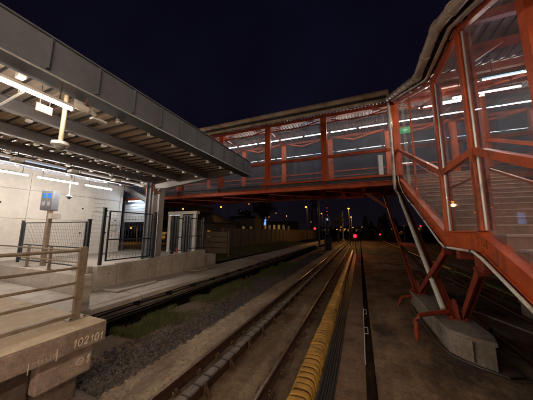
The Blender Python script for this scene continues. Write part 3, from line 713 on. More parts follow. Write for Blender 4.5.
for i, (a, b, lb) in enumerate(((1.75, 2.95, 'unlit tube given a faint glow in the middle canopy row, at the left picture edge'),
                                (3.2, 4.3, 'unlit tube given a faint bluish glow in the middle canopy row, right of the hanging dome camera'),
                                (4.7, 5.85, 'unlit tube given a faint glow in the middle canopy row, above the right end of the bright tubes'),
                                (6.2, 7.2, 'unlit tube given a faint glow in the middle canopy row, nearest the column'))):
    light(lb, (-9.45, a, 4.70), (-9.45, b, 4.70), TUBEGLOW if i != 1 else glow('unlit_tube_blue_glow', (0.62, 0.75, 1.0), 0.5), True, 'unlit canopy tubes with added glow', drop=4.98)  # these tubes are unlit; the glow stands in for light falling on them
for i, y in enumerate((3.07, 4.5, 6.02, 7.35)):
    t = thing('junction_box', ['white junction box hung below the canopy, leftmost of the row', 'white junction box hung below the canopy right of the dome camera', 'white junction box hung below the canopy, third from the left', 'white junction box hung below the canopy next to the column'][i], 'junction box', (-9.45, y, 4.70), 'canopy junction boxes')
    MB().box((-9.08, y-0.11, 4.60), (-8.78, y+0.11, 4.70)).build('case', WHITE, t, bevel=0.012)
    MB().tube([(-8.93, y, 4.70), (-8.93, y, 4.9)], 0.012, 6).build('hanger', DARKSTEEL, t)
    MB().box((-8.97, y-0.14, 4.84), (-8.89, y-0.08, 4.90)).build('clamp', DARKSTEEL, t)
    for ch in t.children: shift(ch, (-0.52, 0, 0.04))

# dome camera on its drop pole, loudspeaker, tan plate, small pendant camera
t = thing('dome_camera', 'white dome security camera hanging on a pole from the canopy', 'camera', (-4.69, 2.00, 4.0))
p = Vector((-4.69, 2.00, 0))
MB().tube([p+Vector((0, 0, 4.12)), p+Vector((0, 0, 4.96))], 0.035, 10).build('pole', BEIGEP, t, smooth=True)
MB().tube([p+Vector((0, 0, 4.03)), p+Vector((0, 0, 4.05)), p+Vector((0, 0, 4.10)), p+Vector((0, 0, 4.125))], [0.10, 0.125, 0.12, 0.05], 18).build('case', WHITE, t, smooth=True)
MB().ball(p+Vector((0, 0, 4.03)), 0.075, nu=16, nv=10).build('dome', SCREENG, t, smooth=True)
MB().ball(p+Vector((-0.09, -0.09, 4.07)), 0.008, nu=6, nv=4).build('status_light', BLUE, t)
t = thing('loudspeaker', 'white loudspeaker on a bracket at the right end of the near tube', 'loudspeaker', (-4.5, 1.8, 4.7))
MB().tube([(-4.50, 1.66, 4.71), (-4.48, 1.70, 4.71), (-4.46, 1.86, 4.70)], [0.05, 0.07, 0.055], 14).build('horn', WHITE, t, smooth=True)
MB().tube([(-4.46, 1.90, 4.70), (-4.47, 1.99, 4.67)], [0.05, 0.035], 12).build('driver', WHITE, t, smooth=True)
MB().tube([(-4.46, 1.80, 4.76), (-4.40, 1.80, 4.87)], 0.01, 6).build('bracket', RED, t)
MB().box((-4.62, 1.98, 4.62), (-4.50, 2.22, 4.66)).build('mount', WHITE, t)
shift(t, (0, 0.37, 0.06))
t = thing('hanging_plate', 'small tan plate hung below the bright near tube', 'sign', (-4.62, 1.25, 4.5))
MB().box((-4.68, 1.16, 4.44), (-4.665, 1.36, 4.57)).build('plate', TAN, t)
for y in (1.2, 1.32): MB().tube([(-4.672, y, 4.57), (-4.672, y, 4.88)], 0.006, 6).build('wire', DARKSTEEL, t)
shift(t, (0.07, 0.44, 0.03))
t = thing('stay_rod', 'pale sloping rod under the canopy at the left picture edge', 'rod', (-5.4, 1.2, 4.7))
MB().tube([onZ(-14, 113, 4.82), onZ(21, 93, 4.93)], 0.02, 8).build('rod', WHITE, t, smooth=True)
MB().box(onZ(21, 93, 4.93)-Vector((.03, .03, 0)), onZ(21, 93, 4.93)+Vector((.03, .03, .06))).build('clamp', WHITE, t)
t = thing('pendant_camera', 'tiny camera on a thin drop rod in front of the pale wall', 'camera', (-11.25, 4.6, 4.2))
MB().tube([(-11.2, 4.3, 4.22), (-11.2, 4.3, 5.2)], 0.03, 8).build('rod', WHITE, t, smooth=True)
MB().tube([(-11.2, 4.3, 4.1), (-11.2, 4.3, 4.15), (-11.2, 4.3, 4.24)], [0.07, 0.13, 0.06], 12).build('case', SCREENG, t, smooth=True)
MB().ball((-11.2, 4.3, 4.10), 0.065, nu=10, nv=6).build('dome', BOLT, t, smooth=True)
shift(t, (-0.8, 1.39, -0.08))

# ------------------------------------------------------------------ the footbridge
YN, YF = 12.15, 15.35
br = thing('footbridge', 'red steel covered footbridge with glazed sides crossing over the tracks', 'footbridge', (-6, 13.7, 4.7))
XL, XR = -18.6, 15.2
cols = [1.9]+[-1.62-3.37*k for k in range(0, 6)]+[5.2, 8.6, 11.9, 15.1]
cols.sort()
for x in cols:
    for Y, mt in ((YN, ORANGE), (YF, ORANGE)):
        if x == 1.9 and Y == YN: continue
        MB().box((x-0.16, Y-0.14, 5.335), (x+0.16, Y+0.14, 8.93)).build('column', mt, br, bevel=0.008)
MB().box((1.74, YN-0.16, 4.8), (2.03, YN+0.16, 8.93)).build('column', ORANGE, br, bevel=0.008)
def bars(Y, segs, z0, z1, w, mat, nm):
    for a, b in segs: MB().box((a, Y-w/2, z0), (b, Y+w/2, z1)).build(nm, mat, br)
nearsegs = [(a+0.165, b-0.165) for a, b in zip(cols[:-1], cols[1:]) if not (a >= 1.85 and b <= 5.4)]
farsegs = [(a+0.165, b-0.165) for a, b in zip(cols[:-1], cols[1:])]
bars(YN, nearsegs, 6.60, 6.74, 0.10, ORANGE, 'mid_rail'); bars(YF, farsegs, 6.60, 6.68, 0.09, ORANGE, 'mid_rail')
MB().box((XL, YN-0.12, 8.931), (XR, YN+0.12, 9.10)).build('top_beam', RED, br)
MB().box((XL, YF-0.12, 8.931), (XR, YF+0.12, 9.10)).build('top_beam', RED, br)
# sill lip, grey flashing tray and main beam below
MB().box((-5.35, YN-0.44, 5.23), (1.95, YN+0.1, 5.334)).build('sill', ORANGE, br, bevel=0.006)
MB().box((XL, YN-0.30, 5.26), (-5.36, YN+0.1, 5.334)).build('sill', GREYPAINT, br)
MB().poly([(XL, YN-0.30, 5.228), (1.9, YN-0.30, 5.228), (1.9, YN-0.18, 5.09), (XL, YN-0.18, 5.09), (XL, YN-0.27, 5.228), (1.9, YN-0.27, 5.228), (1.9, YN-0.15, 5.09), (XL, YN-0.15, 5.09)],
          [(0,1,2,3),(7,6,5,4),(0,4,5,1),(3,2,6,7),(0,3,7,4),(1,5,6,2)]).build('flashing', GREYPAINT, br)
MB().ibeam((XL, YN-0.1, 4.95), (1.92, YN-0.1, 4.95), 0.3, 0.24, 0.03).build('main_beam', ORANGE, br)
MB().ibeam((5.2, YN-0.1, 4.95), (XR, YN-0.1, 4.95), 0.3, 0.24, 0.03).build('main_beam', ORANGE, br)
MB().ibeam((XL, YF+0.1, 4.95), (XR, YF+0.1, 4.95), 0.3, 0.3, 0.03).build('main_beam', ORANGE, br)
MB().box((XL, YN+0.16, 5.1), (XR, YF-0.06, 5.25)).build('deck', RED, br)
MB().box((XL, YN+0.1, 5.251), (XR, YF-0.15, 5.30)).build('floor', FARW, br)
x = XL+0.2
while x < XR:
    MB().ibeam((x, YN+0.06, 4.96), (x, YF-0.06, 4.96), 0.16, 0.26, 0.02).build('cross_beam', RED, br); x += 1.1
for x in cols:
    if x < 2.1: MB().poly([(x-0.06, YN-0.44, 5.249), (x+0.06, YN-0.44, 5.249), (x+0.06, YN-0.26, 5.0), (x-0.06, YN-0.26, 5.0), (x-0.06, YN-0.24, 5.249), (x+0.06, YN-0.24, 5.249)], [(0,1,2,3),(0,3,4),(1,5,2),(3,2,5,4),(0,4,5,1)]).build('bracket', RED, br)
# diagonal wind bracing under the deck
for a, b in zip(cols[:-1], cols[1:]):
    MB().beam((a, YN+0.2, 4.80), (b, YF-0.2, 4.80), 0.09, 0.05).build('wind_brace', RED, br)
# knee braces up under the roof
for a, b in zip(cols[:-1], cols[1:]):
    mid = (a+b)/2
    for Y in (YN+0.3, YF-0.3):
        MB().beam((a+0.35, Y, 8.95), (mid-0.25, Y, 8.62), 0.06, 0.08).build('roof_brace', ORANGE, br)
        MB().beam((mid-0.25, Y, 8.62), (b-0.25, Y, 9.0), 0.06, 0.08).build('roof_brace', ORANGE, br)
    MB().ibeam((a, YN+0.13, 9.0), (a, YF-0.13, 9.0), 0.1, 0.18, 0.02).build('rafter', RED, br)
# corrugated roof sheet
top = []; x = XL-0.2
while x < XR: top += [(x, 9.14), (x+0.07, 9.14), (x+0.1, 9.2), (x+0.15, 9.2)]; x += 0.18
mb = MB(); n = len(top)
vs = [(a, YN-0.35, b) for a, b in top]+[(a, YF+0.35, b) for a, b in top]+[(a, YN-0.35, b+0.012) for a, b in top]+[(a, YF+0.35, b+0.012) for a, b in top]
fs = [(i, i+1, n+i+1, n+i) for i in range(n-1)]+[(2*n+i, 3*n+i, 3*n+i+1, 2*n+i+1) for i in range(n-1)]+[(i, 2*n+i, 2*n+i+1, i+1) for i in range(n-1)]
mb.poly(vs, fs).build('roof_sheet', MAROON, br)
def pipe_gutter(x0, x1, Y, z, r, nm, mat):
    o = MB().tube([(x0, Y, z), (x1, Y, z)], r, 12).build(nm, mat, br, smooth=True)
    x = x0+0.8
    while x < x1: MB().tube([(x, Y, z), (x+0.05, Y, z)], r+0.012, 12).build('gutter_joint', mat, o, smooth=True); x += 1.65
pipe_gutter(XL, 1.62, YN-0.44, 9.50, 0.14, 'gutter', CREAM)
MB().box((XL, YN-0.33, 9.21), (1.7, YN-0.28, 9.56)).build('roof_fascia', DARKSTEEL, br)
MB().box((XL, YN-0.40, 9.06), (1.78, YN-0.36, 9.22)).build('roof_edge_strip', CREAM, br)
for x in cols:
    if x < 1.8: MB().beam((x, YN-0.42, 9.30), (x, YN-0.1, 9.02), 0.05, 0.05).build('gutter_bracket', BOLT, br)
MB().box((XL, YF+0.33, 9.06), (XR, YF+0.42, 9.5)).build('roof_edge_strip', CREAM, br)
# glazing: one pane above and one below the mid rail in each bay, with thin aluminium beads
for a, b in nearsegs:
    mid = (a+b)/2
    MB().box((a, YN-0.006, 5.36), (b, YN+0.006, 6.59)).build('pane', GLASS, br)
    MB().box((a, YN-0.006, 6.75), (b, YN+0.006, 8.62)).build('pane', GLASS, br)
    MB().box((a, YN-0.03, 8.62), (b, YN+0.03, 8.67)).build('transom', RED, br)
    MB().box((a, YN-0.02, 5.335), (b, YN+0.02, 5.36)).build('bead', ALU, br)
for a, b in farsegs:
    MB().box((a, YF-0.006, 5.36), (b, YF+0.006, 6.59)).build('pane', GLASS, br)
    MB().box((a, YF-0.006, 6.69), (b, YF+0.006, 8.9)).build('pane', GLASS, br)
    MB().tube([(a, YF-0.2, 6.25), (b, YF-0.2, 6.25)], 0.03, 8).build('handrail', ORANGE, br, smooth=True)
# beige slatted panel low on the far side near the stair junction
for i in range(5): MB().box((-1.3, YF-0.12, 5.42+0.15*i), (1.35, YF-0.09, 5.55+0.15*i)).build('slat', BEIGEP, br)
MB().box((1.25, YF-0.5, 5.31), (1.5, YF-0.15, 7.3)).build('door_post', ALU, br)
# tubes in a line under the bridge roof
bx_ = [(-17.6+1.62*k) for k in range(20)]
for k, x in enumerate(bx_):
    if x > 14: break
    lab = 'tube light in the footbridge ceiling row, number %d from the left end' % (k+1)
    light(('bluish ' if k % 5 == 4 else 'white ')+['', ''][0]+'tube light in the footbridge roof, '+('%s from the bridge\'s left end' % (['first','second','third','fourth','fifth','sixth','seventh','eighth','ninth','tenth','eleventh','twelfth','thirteenth','fourteenth','fifteenth','sixteenth','seventeenth','eighteenth','nineteenth','twentieth'][k])),
          (x, 13.55, 8.68), (x+1.5, 13.55, 8.68), TUBEINB if k % 5 == 4 else TUBEIN, True, 'footbridge tube lights', 0.05, 0.012, hmat=GREYPAINT, drop=8.92)

# ------------------------------------------------------------------ covered staircase
SX, SR = 1.9, 5.2; SL = 0.455; Y1, Y2 = 6.4, 4.8; YB = 11.98; YLOW = 1.6
def zb(y): return CAMZ+((y-Y1)*SL if y > Y1 else (0 if y > Y2 else -(Y2-y)*SL))
PTS = [YLOW, Y2, Y1, YB]
def line(dz): return [(y, zb(y)+dz) for y in PTS]
st = thing('covered_staircase', 'orange steel covered staircase with glazed sides, right of the tracks', 'staircase', (3.6, 5, 1.15))
# chords, rails and top members as continuous kinked strips
for X, s in ((SX, -1), (SR, 1)):
    MB().strip(line(0.0), line(-0.30), X-0.05, X+0.05).build('chord', ORANGE, st)
    MB().strip(line(0.022), line(0.001), X-0.10, X+0.08).build('chord_flange', ORANGE, st)
    MB().strip(line(-0.301), line(-0.322), X-0.09, X+0.09).build('chord_flange', ORANGE, st)
    MB().strip(line(1.47), line(1.34), X-0.045, X+0.045).build('mid_rail', ORANGE, st)
    MB().strip(line(3.82), line(3.72), X-0.05, X+0.05).build('top_rail', ORANGE, st)
    mull = [Y2, Y1]
    for y in mull:
        MB().box((X-0.065, y-0.06, zb(y)+0.024), (X+0.065, y+0.06, zb(y)+3.86)).build('post', ORANGE, st, bevel=0.006)
        # aluminium glazing bead and darker inner strip beside the post
        MB().box((X-0.016, y-0.086, zb(y)+0.03), (X+0.012, y-0.066, zb(y)+3.66)).build('bead', ALU, st)
        MB().box((X+0.066, y-0.12, zb(y)+0.03), (X+0.11, y-0.03, zb(y)+3.66)).build('inner_strip', RED, st)
    for y in (9.05,):
        MB().box((X-0.03, y-0.03, zb(y)+0.024), (X+0.03, y+0.03, zb(y)+3.72)).build('mullion', ORANGE, st)
    for y in (3.2,):
        MB().box((X-0.065, y-0.06, zb(y)+0.024), (X+0.065, y+0.06, zb(y)+3.82)).build('post', ORANGE, st)
    # panes
    gaps = [(YLOW+0.02, 3.13), (3.27, Y2-0.10), (Y2+0.065, Y1-0.10), (Y1+0.065, 9.015), (9.085, YB-0.02)]
    for a, b in gaps:
        for l0, l1 in ((0.03, 1.335), (1.475, 3.715)):
            MB().strip([(a, zb(a)+l1), (b, zb(b)+l1)], [(a, zb(a)+l0), (b, zb(b)+l0)], X-0.005, X+0.005).build('pane', GLASS2, st)
    xi = X+0.18*(-s)
    MB().tube([(xi, y, zb(y)+1.05) for y in PTS], 0.025, 8).build('handrail', ORANGE, st, smooth=True)
for y in (Y2, Y1):
    MB().box((SX-0.062, y-0.16, CAMZ-0.26), (SX-0.052, y+0.16, CAMZ-0.04)).build('splice_plate', ORANGE, st)
    for dy in (-0.11, 0.11):
        for dz in (-0.21, -0.09): MB().tube([(SX-0.062, y+dy, CAMZ+dz), (SX-0.074, y+dy, CAMZ+dz)], 0.010, 6).build('bolt', RED, st)
for y in (7.6, 8.8, 10.0, 11.2): MB().tube([(SX-0.05, y, zb(y)-0.14), (SX-0.068, y, zb(y)-0.14)], 0.016, 6).build('bolt', RUST, st)
# steps
def flight(y0, z0, n, rise, run):
    s0 = None
    for i in range(n):
        y = y0+run*i; z = z0+rise*i
        if s0 is None:
            s0 = MB().box((SX+0.06, y, z-0.03), (SR-0.06, y+run+0.05, z+rise-0.03)).build('step', STEP, st); y00, z00 = y, z
            n0 = MB().box((SX+0.06, y-0.025, z+rise-0.029), (SR-0.06, y+run-0.03, z+rise)).build('nosing', NOSE, s0)
        else:
            s = dup(s0, (0, y-y00, z-z00), st); dup(n0, (0, y-y00, z-z00), s)
flight(Y1, 2.59, 13, 0.2, 0.2/SL)
n2 = 7; flight(Y2-n2*(0.2/SL), 2.59-n2*0.2, n2, 0.2, 0.2/SL)
MB().box((SX+0.06, Y2+0.0, 2.37), (SR-0.06, Y1, 2.59)).build('landing', STEP, st)
MB().strip([(Y1, 2.42), (YB+0.1, zb(YB+.1)-0.2)], [(Y1, 2.36), (YB+0.1, zb(YB+.1)-0.26)], SX+0.06, SR-0.06).build('soffit', RED, st)
# transverse box girder under the landing and smaller cross beams
MB().box((1.96, 5.15, 1.95), (5.1, 5.45, 2.28)).build('cross_girder', RED, st, bevel=0.008)
MB().box((1.94, 5.10, 1.925), (5.1, 5.50, 1.948)).build('girder_flange', RED, st)
MB().box((1.96, 6.1, 2.05), (5.1, 6.3, 2.28)).build('cross_girder', RED, st)
MB().box((1.96, 6.75, 2.2), (5.1, 6.95, 2.42)).build('cross_girder', RED, st)
# roof of kinked corrugated sheets with purlins
def line2(dz, o=0): return [(y, zb(y)+dz) for y in [YLOW-0.3, Y2, Y1, YB]]
MB().strip(line2(4.06), line2(4.02), SX-0.32, SR+0.32).build('roof', MAROON, st)
x = SX-0.2
mb = MB()
while x < SR+0.3: mb.strip(line2(4.019), line2(3.985), x, x+0.09); x += 0.2
mb.build('roof_ribs', MAROON, st)
for y in (2.4, 3.5, 4.7, 5.6, 6.5, 7.6, 8.7, 9.8, 10.9):
    MB().beam((SX+0.051, y, zb(y)+3.86), (SR-0.051, y, zb(y)+3.86), 0.10, 0.16).build('rafter', RED, st)
for y in (3.3, 5.2, 8.0):
    MB().beam((SX+0.06, y, zb(y)+3.2), (SX+0.75, y, zb(y)+3.62), 0.06, 0.08).build('knee_brace', RED, st)
MB().strip(line2(4.02), line2(3.86), SX-0.10, SX-0.08).build('eaves_board', RED, st)
# gutter with its elbows
gl = [(1.55, YB-0.3, zb(YB-0.3)+4.08), (1.55, Y1-0.05, zb(Y1-0.05)+3.96), (1.55, Y2-0.05, zb(Y2-0.05)+3.95), (1.55, YLOW-0.3, zb(YLOW-0.3)+3.85)]
g = MB().tube(gl, 0.10, 12).build('gutter', CREAM, st, smooth=True)
for i in range(3):
    a, b = Vector(gl[i]), Vector(gl[i+1]); L = (b-a).length; n_ = max(2, int(L/0.75))
    for k in range(0, n_+1):
        q = a.lerp(b, (k+0.06)/(n_+0.12)); d = (b-a).normalized()*0.035
        MB().tube([q-d, q+d], 0.114, 12).build('gutter_joint', CREAM, g, smooth=True)
    for k in range(n_):
        q = a.lerp(b, (k+0.55)/n_); MB().beam(q+Vector((0.05, 0, -0.06)), q+Vector((0.33, 0, -0.12)), 0.025, 0.03).build('gutter_bracket', BOLT, g)
# second pipe lying beside the gutter
MB().tube([(1.75, y, z-0.10) for _, y, z in gl], 0.045, 8).build('eaves_pipe', CREAM, st, smooth=True)

# tube lights inside the staircase
light('bluish tube light across the landing roof inside the staircase', (2.45, 5.6, 5.74), (3.95, 5.6, 5.74), TUBEINB, True, 'staircase tube lights', 0.04, 0.009, hmat=DARKSTEEL, drop=6.4)
light('white tube light across the top of the upper flight inside the staircase', (2.6, 10.9, zb(10.9)+3.3), (4.1, 10.9, zb(10.9)+3.3), TUBEST, True, 'staircase tube lights', 0.04, 0.009, hmat=DARKSTEEL, drop=zb(10.9)+3.78)
light('white tube light above the foot of the upper flight inside the staircase', (2.6, 7.5, zb(7.5)+3.3), (4.1, 7.5, zb(7.5)+3.3), TUBEST, True, 'staircase tube lights', 0.04, 0.009, hmat=DARKSTEEL, drop=zb(7.5)+3.78)
light('white tube light over the middle of the upper flight inside the staircase', (2.6, 9.2, zb(9.2)+3.3), (4.1, 9.2, zb(9.2)+3.3), TUBEST, True, 'staircase tube lights', 0.04, 0.009, hmat=DARKSTEEL, drop=zb(9.2)+3.78)
light('tube light over the lower flight of the staircase, outside the picture', (2.9, 3.0, zb(3.0)+3.3), (4.4, 3.0, zb(3.0)+3.3), TUBEST, True, 'staircase tube lights', 0.04, 0.009, hmat=DARKSTEEL, drop=zb(3.0)+3.78)

# green exit sign
t = thing('exit_sign', 'small green exit sign where the staircase meets the footbridge', 'sign', (2.45, 10.9, 7.5))
MB().box((2.2, 10.9, 7.38), (2.85, 10.96, 7.68)).build('panel', EXITG, t)
MB().box((2.26, 10.894, 7.43), (2.40, 10.899, 7.63)).build('door_symbol', EXITW, t)
MB().poly([(2.5, 10.894, 7.51), (2.62, 10.894, 7.51), (2.62, 10.894, 7.46), (2.74, 10.894, 7.53), (2.62, 10.894, 7.60), (2.62, 10.894, 7.55), (2.5, 10.894, 7.55)]+[(x_, 10.899, z_) for x_, z_ in ((2.5, 7.51), (2.62, 7.51), (2.62, 7.46), (2.74, 7.53), (2.62, 7.60), (2.62, 7.55), (2.5, 7.55))],
          [tuple(range(7)), tuple(range(13, 6, -1))]+[(i, (i+1) % 7, 7+(i+1) % 7, 7+i) for i in range(7)]).build('arrow_symbol', EXITW, t)
for x_ in (2.3, 2.75): MB().tube([(x_, 10.93, 7.68), (x_, 10.93, 8.75)], 0.01, 6).build('hanger', DARKSTEEL, t)
shift(t, (-0.3, 1.5, 0.15))

# white cable conduit along the chord
t = thing('conduit', 'white cable conduit clipped along the underside of the staircase edge', 'conduit', (1.88, 6, 2.1))
CXX = SX-0.13
cp = [(CXX, y, zb(y)-0.34) for y in (YLOW, 2.6, 3.6)]+[(CXX, Y2-0.15, zb(Y2-.15)-0.35), (CXX, Y2+0.15, CAMZ-0.33), (CXX, Y1-0.05, CAMZ-0.34), (CXX, Y1+0.3, zb(Y1+.3)-0.36)]+[(CXX, y, zb(y)-0.34-(0.05 if y == 10.0 else 0)) for y in (7.8, 9, 10.0, 10.9)]+[(CXX, 11.5, zb(11.5)-0.15), (CXX, 11.8, zb(11.8)+0.2)]
MB().tube(cp, 0.024, 8).build('pipe', PIPEW, t, smooth=True)
for y in (5.0, 6.2, 7.9, 9.4, 10.5): MB().box((CXX-0.03, y-0.02, zb(y)-0.39), (CXX+0.05, y+0.02, zb(y)-0.30)).build('clip', BOLT, t)

# downpipe from the roof corner to the plinth
t = thing('downpipe', 'white rain downpipe at the corner of footbridge and staircase', 'downpipe', (1.8, 9, 0.6))
dp = [(1.60, YN-0.42, 9.50), (1.60, YN-0.40, 9.2), (1.60, YN-0.33, 9.0), (1.60, YN-0.32, 8.7), (1.60, YN-0.47, 5.6), (1.60, YN-0.47, 4.95), (1.62, YN-0.42, 4.62), (1.74, YN-0.20, 4.46), (1.80, YN-0.28, 4.28), (1.80, 11.55, 3.98), (1.92, 7.45, 0.62)]
MB().tube(dp, 0.065, 12).build('pipe', PIPEW, t, smooth=True)
for i in (3, 5, 9):
    q = Vector(dp[i]); MB().tube([q+Vector((0, 0, 0.04)), q-Vector((0, 0, 0.04))], 0.08, 12).build('collar', PIPEW, t, smooth=True)
# red pipe end turning down to the ground
t = thing('drain_spout', 'red drain pipe bending over the plinth edge down to the ground', 'pipe', (1.2, 6.4, 0))
MB().tube([(2.02, 6.98, 0.60), (1.9, 6.9, 0.58), (1.35, 6.52, 0.56), (1.26, 6.45, 0.53), (1.21, 6.42, 0.45), (1.20, 6.41, 0.0)], 0.055, 12).build('pipe', RED, t, smooth=True)
for z in (0.4, 0.2): MB().tube([(1.20, 6.41, z), (1.20, 6.41, z+0.04)], 0.067, 12).build('collar', RED, t, smooth=True)
shift(t, (-0.02, 0.44, 0))
t = thing('drain_spout', 'short red pipe stub at the far left corner of the plinth', 'pipe', (1.5, 8.8, 0))
MB().tube([(1.75, 9.0, 0.35), (1.35, 8.85, 0.3), (1.25, 8.8, 0.2), (1.22, 8.78, 0.0)], 0.05, 10).build('pipe', RED, t, smooth=True)
MB().tube([(1.22, 8.78, 0.1), (1.22, 8.78, 0.14)], 0.062, 10).build('collar', RED, t, smooth=True)
shift(t, (-0.05, 0.75, 0))

# ------------------------------------------------------------------ plinths and raking legs
def plinth(label, dx):
    t = thing('plinth', label, 'plinth', (2.0+dx, 7.5, 0))
    low = [(1.62, 10.0), (1.70, 6.46), (2.03, 6.16), (2.32, 5.98), (2.44, 6.4), (2.44, 10.0)]
    def ring(off, z): 
        cx_, cy_ = 2.035, 8.0
        return [(x+dx+(off if x > cx_ else -off), y+(off if y > cy_ else -off), z) for x, y in low]
    n = len(low)
    v = ring(0, -0.2)+ring(0, 0.42); MB().poly(v, [(i, (i+1) % n, n+(i+1) % n, n+i) for i in range(n)]+[tuple(range(n)), tuple(range(n, 2*n))]).build('block', PLINTH, t, bevel=0.012)
    v = ring(0.03, 0.421)+ring(0.03, 0.50); MB().poly(v, [(i, (i+1) % n, n+(i+1) % n, n+i) for i in range(n)]+[tuple(range(n)), tuple(range(n, 2*n))]).build('cap_slab', PLINTH, t, bevel=0.012)
    if dx == 0:
        MB().box((2.025, 6.10, 0.02), (2.04, 6.17, 0.40)).build('joint_strip', BOLT, t)
    return t
plinth('long pale concrete plinth under the raking red legs, nearest the camera', 0)
plinth('second concrete plinth under the far side of the staircase', 3.0)
def vsup(label, base, tops, w=0.15, h=0.12):
    b = Vector(base); t = thing('raking_support', label, 'support', b, 'raking legs')
    MB().box(b+Vector((-0.2, -0.28, 0.0)), b+Vector((0.2, 0.28, 0.025))).build('base_plate', RED, t)
    for s1 in (-1, 1):
        for s2 in (-1, 1): MB().tube([b+Vector((s1*0.15, s2*0.22, 0.025)), b+Vector((s1*0.15, s2*0.22, 0.08))], 0.022, 6).build('bolt', RED, t)
    for k, (tp, off) in enumerate(tops):
        tp = Vector(tp); s = b+Vector(off)+Vector((0, 0, 0.026)); d = (tp-s).normalized()
        MB().ibeam(s, tp, w, h, 0.025, up=(1, 0, 0)).build('leg', RED, t)
        MB().beam(tp-d*0.02, tp+d*0.03, w*1.3, h*1.3, up=(1, 0, 0)).build('head_plate', RED, t)
    MB().poly([b+Vector((-0.012, -0.26, 0.026)), b+Vector((-0.012, 0.26, 0.026)), b+Vector((-0.012, 0.1, 0.42)), b+Vector((-0.012, -0.1, 0.42)),
               b+Vector((0.012, -0.26, 0.026)), b+Vector((0.012, 0.26, 0.026)), b+Vector((0.012, 0.1, 0.42)), b+Vector((0.012, -0.1, 0.42))],
              [(0,1,2,3),(7,6,5,4),(0,4,5,1),(1,5,6,2),(2,6,7,3),(3,7,4,0)]).build('gusset', RED, t)
    return t
for dx, nm in ((0, 'nearest the tracks'), (3.0, 'on the staircase\'s far side')):
    vsup('red raking steel legs, far end of plinth %s' % nm, (1.80+dx, 9.6, 0.5), [((1.45+dx, 14.9, 4.78), (-0.05, 0.12, 0)), ((1.95+dx, 6.85, 2.15), (0.02, -0.14, 0))])
    vsup('red raking steel legs, near end of plinth %s' % nm, (2.14+dx, 7.35, 0.5), [((1.92+dx, 12.9, 4.78), (-0.04, 0.1, 0)), ((2.0+dx, 5.35, 1.91), (0.16, -0.06, 0))])
t = thing('leg_tie', 'short red steel tie between the raking legs by the downpipe', 'tie', (1.85, 10.3, 2.2))
MB().beam((1.64, 11.6, 2.1), (2.02, 9.5, 2.1), 0.1, 0.14).build('tie', RED, t)
MB().beam((1.66, 11.4, 1.95), (2.06, 8.6, 1.1), 0.07, 0.1).build('brace', RUST, t)
# raking head frame under the bridge corner
t = thing('corner_bracket', 'red knee bracket under the footbridge corner by the downpipe', 'bracket', (1.4, 11.5, 4.5))
MB().beam((0.5, 14.0, 4.78), (1.45, 14.0, 3.98), 0.12, 0.14).build('strut', RED, t)
MB().box((0.3, 13.85, 4.74), (0.8, 14.15, 4.79)).build('plate', RED, t)

# loose things on the yard beside the plinth
t = thing('ground_hose', 'dark hose curling round the foot of the concrete plinth', 'hose', (1.6, 7, 0.0))
MB().tube([(1.52, 9.2, 0.02), (1.5, 8.2, 0.025), (1.53, 7.2, 0.02), (1.52, 6.3, 0.025), (1.68, 5.78, 0.02), (2.0, 5.5, 0.025), (2.35, 5.32, 0.02), (2.58, 5.42, 0.025), (2.6, 5.75, 0.02)], 0.028, 8).build('hose', CABLE, t, smooth=True)
MB().tube([(1.52, 9.2, 0.02), (1.52, 9.24, 0.02)], 0.04, 8).build('end', RUST, t)
shift(t, (0.02, 0.42, 0.005))
t = thing('marking_rod', 'thin white rod with two small loops lying along the dark groove', 'rod', (0.0, 6, 0.03))
MB().tube([(-0.02, 5.15, 0.03), (-0.015, 7.2, 0.03), (-0.01, 8.6, 0.03)], 0.008, 6).build('rod', WHITE, t)
for y in (6.6, 8.1):
    MB().tube([(-0.015, y, 0.03), (0.075, y+0.02, 0.03), (0.075, y+0.42, 0.03), (-0.015, y+0.4, 0.03)], 0.007, 6).build('loop', WHITE, t)
# pipes and debris under the staircase
for i, (x, lb) in enumerate(((3.05, 'rusty pipe lying along the ground just right of the plinth'), (4.45, 'rusty pipe lying along the ground farther right of the plinth'))):
    t = thing('ground_pipe', lb, 'pipe', (x, 8, 0.02))
    MB().tube([(x, 4.0, 0.06), (x+0.02, 9, 0.05), (x, 16, 0.06)], 0.05, 10).build('pipe', RUST, t, smooth=True)
    MB().tube([(x, 8.0, 0.055), (x, 8.1, 0.055)], 0.065, 10).build('joint', RUST, t, smooth=True)
t = thing('loose_cable', 'pale loose cable looping on the ground right of the plinth', 'cable', (3.6, 9, 0.02))
MB().tube([(2.75, 9.8, 0.03), (3.0, 9.6, 0.10), (3.3, 9.3, 0.14), (3.7, 9.0, 0.05), (4.0, 8.4, 0.03), (4.1, 7.8, 0.06), (4.5, 7.7, 0.10), (5.0, 7.9, 0.03)], 0.022, 6).build('cable', PIPEW, t, smooth=True)

# ------------------------------------------------------------------ island platform that carries the camera and the foot of the stairs
isl = struct(bx((-0.82, -40, -0.3), (6.0, 1.0, 1.149)).build('island_platform', PLATB))
bx((1.85, 1.003, -0.3), (5.5, 1.86, 1.145)).build('stair_foot_slab', PLATB, isl)

t = thing('island_canopy', 'flat canopy of the island platform behind the viewpoint', 'canopy', (3, -10, 1.15))
MB().box((-0.4, -26, 5.9), (6.2, -1.6, 6.02)).build('roof', GREYPAINT, t)
for y in (-4, -12, -20):
    MB().box((2.9, y-0.12, 1.15), (3.14, y+0.12, 5.899)).build('column', GREYPAINT, t)
for k in range(7):
    for x in (0.7, 5.2):
        y = -1.9-2.4*k
        light('tube light of the island platform canopy behind the viewpoint', (x, y-1.5, 4.75), (x, y, 4.75), TUBEISL, True, 'island platform tube lights', drop=5.9)

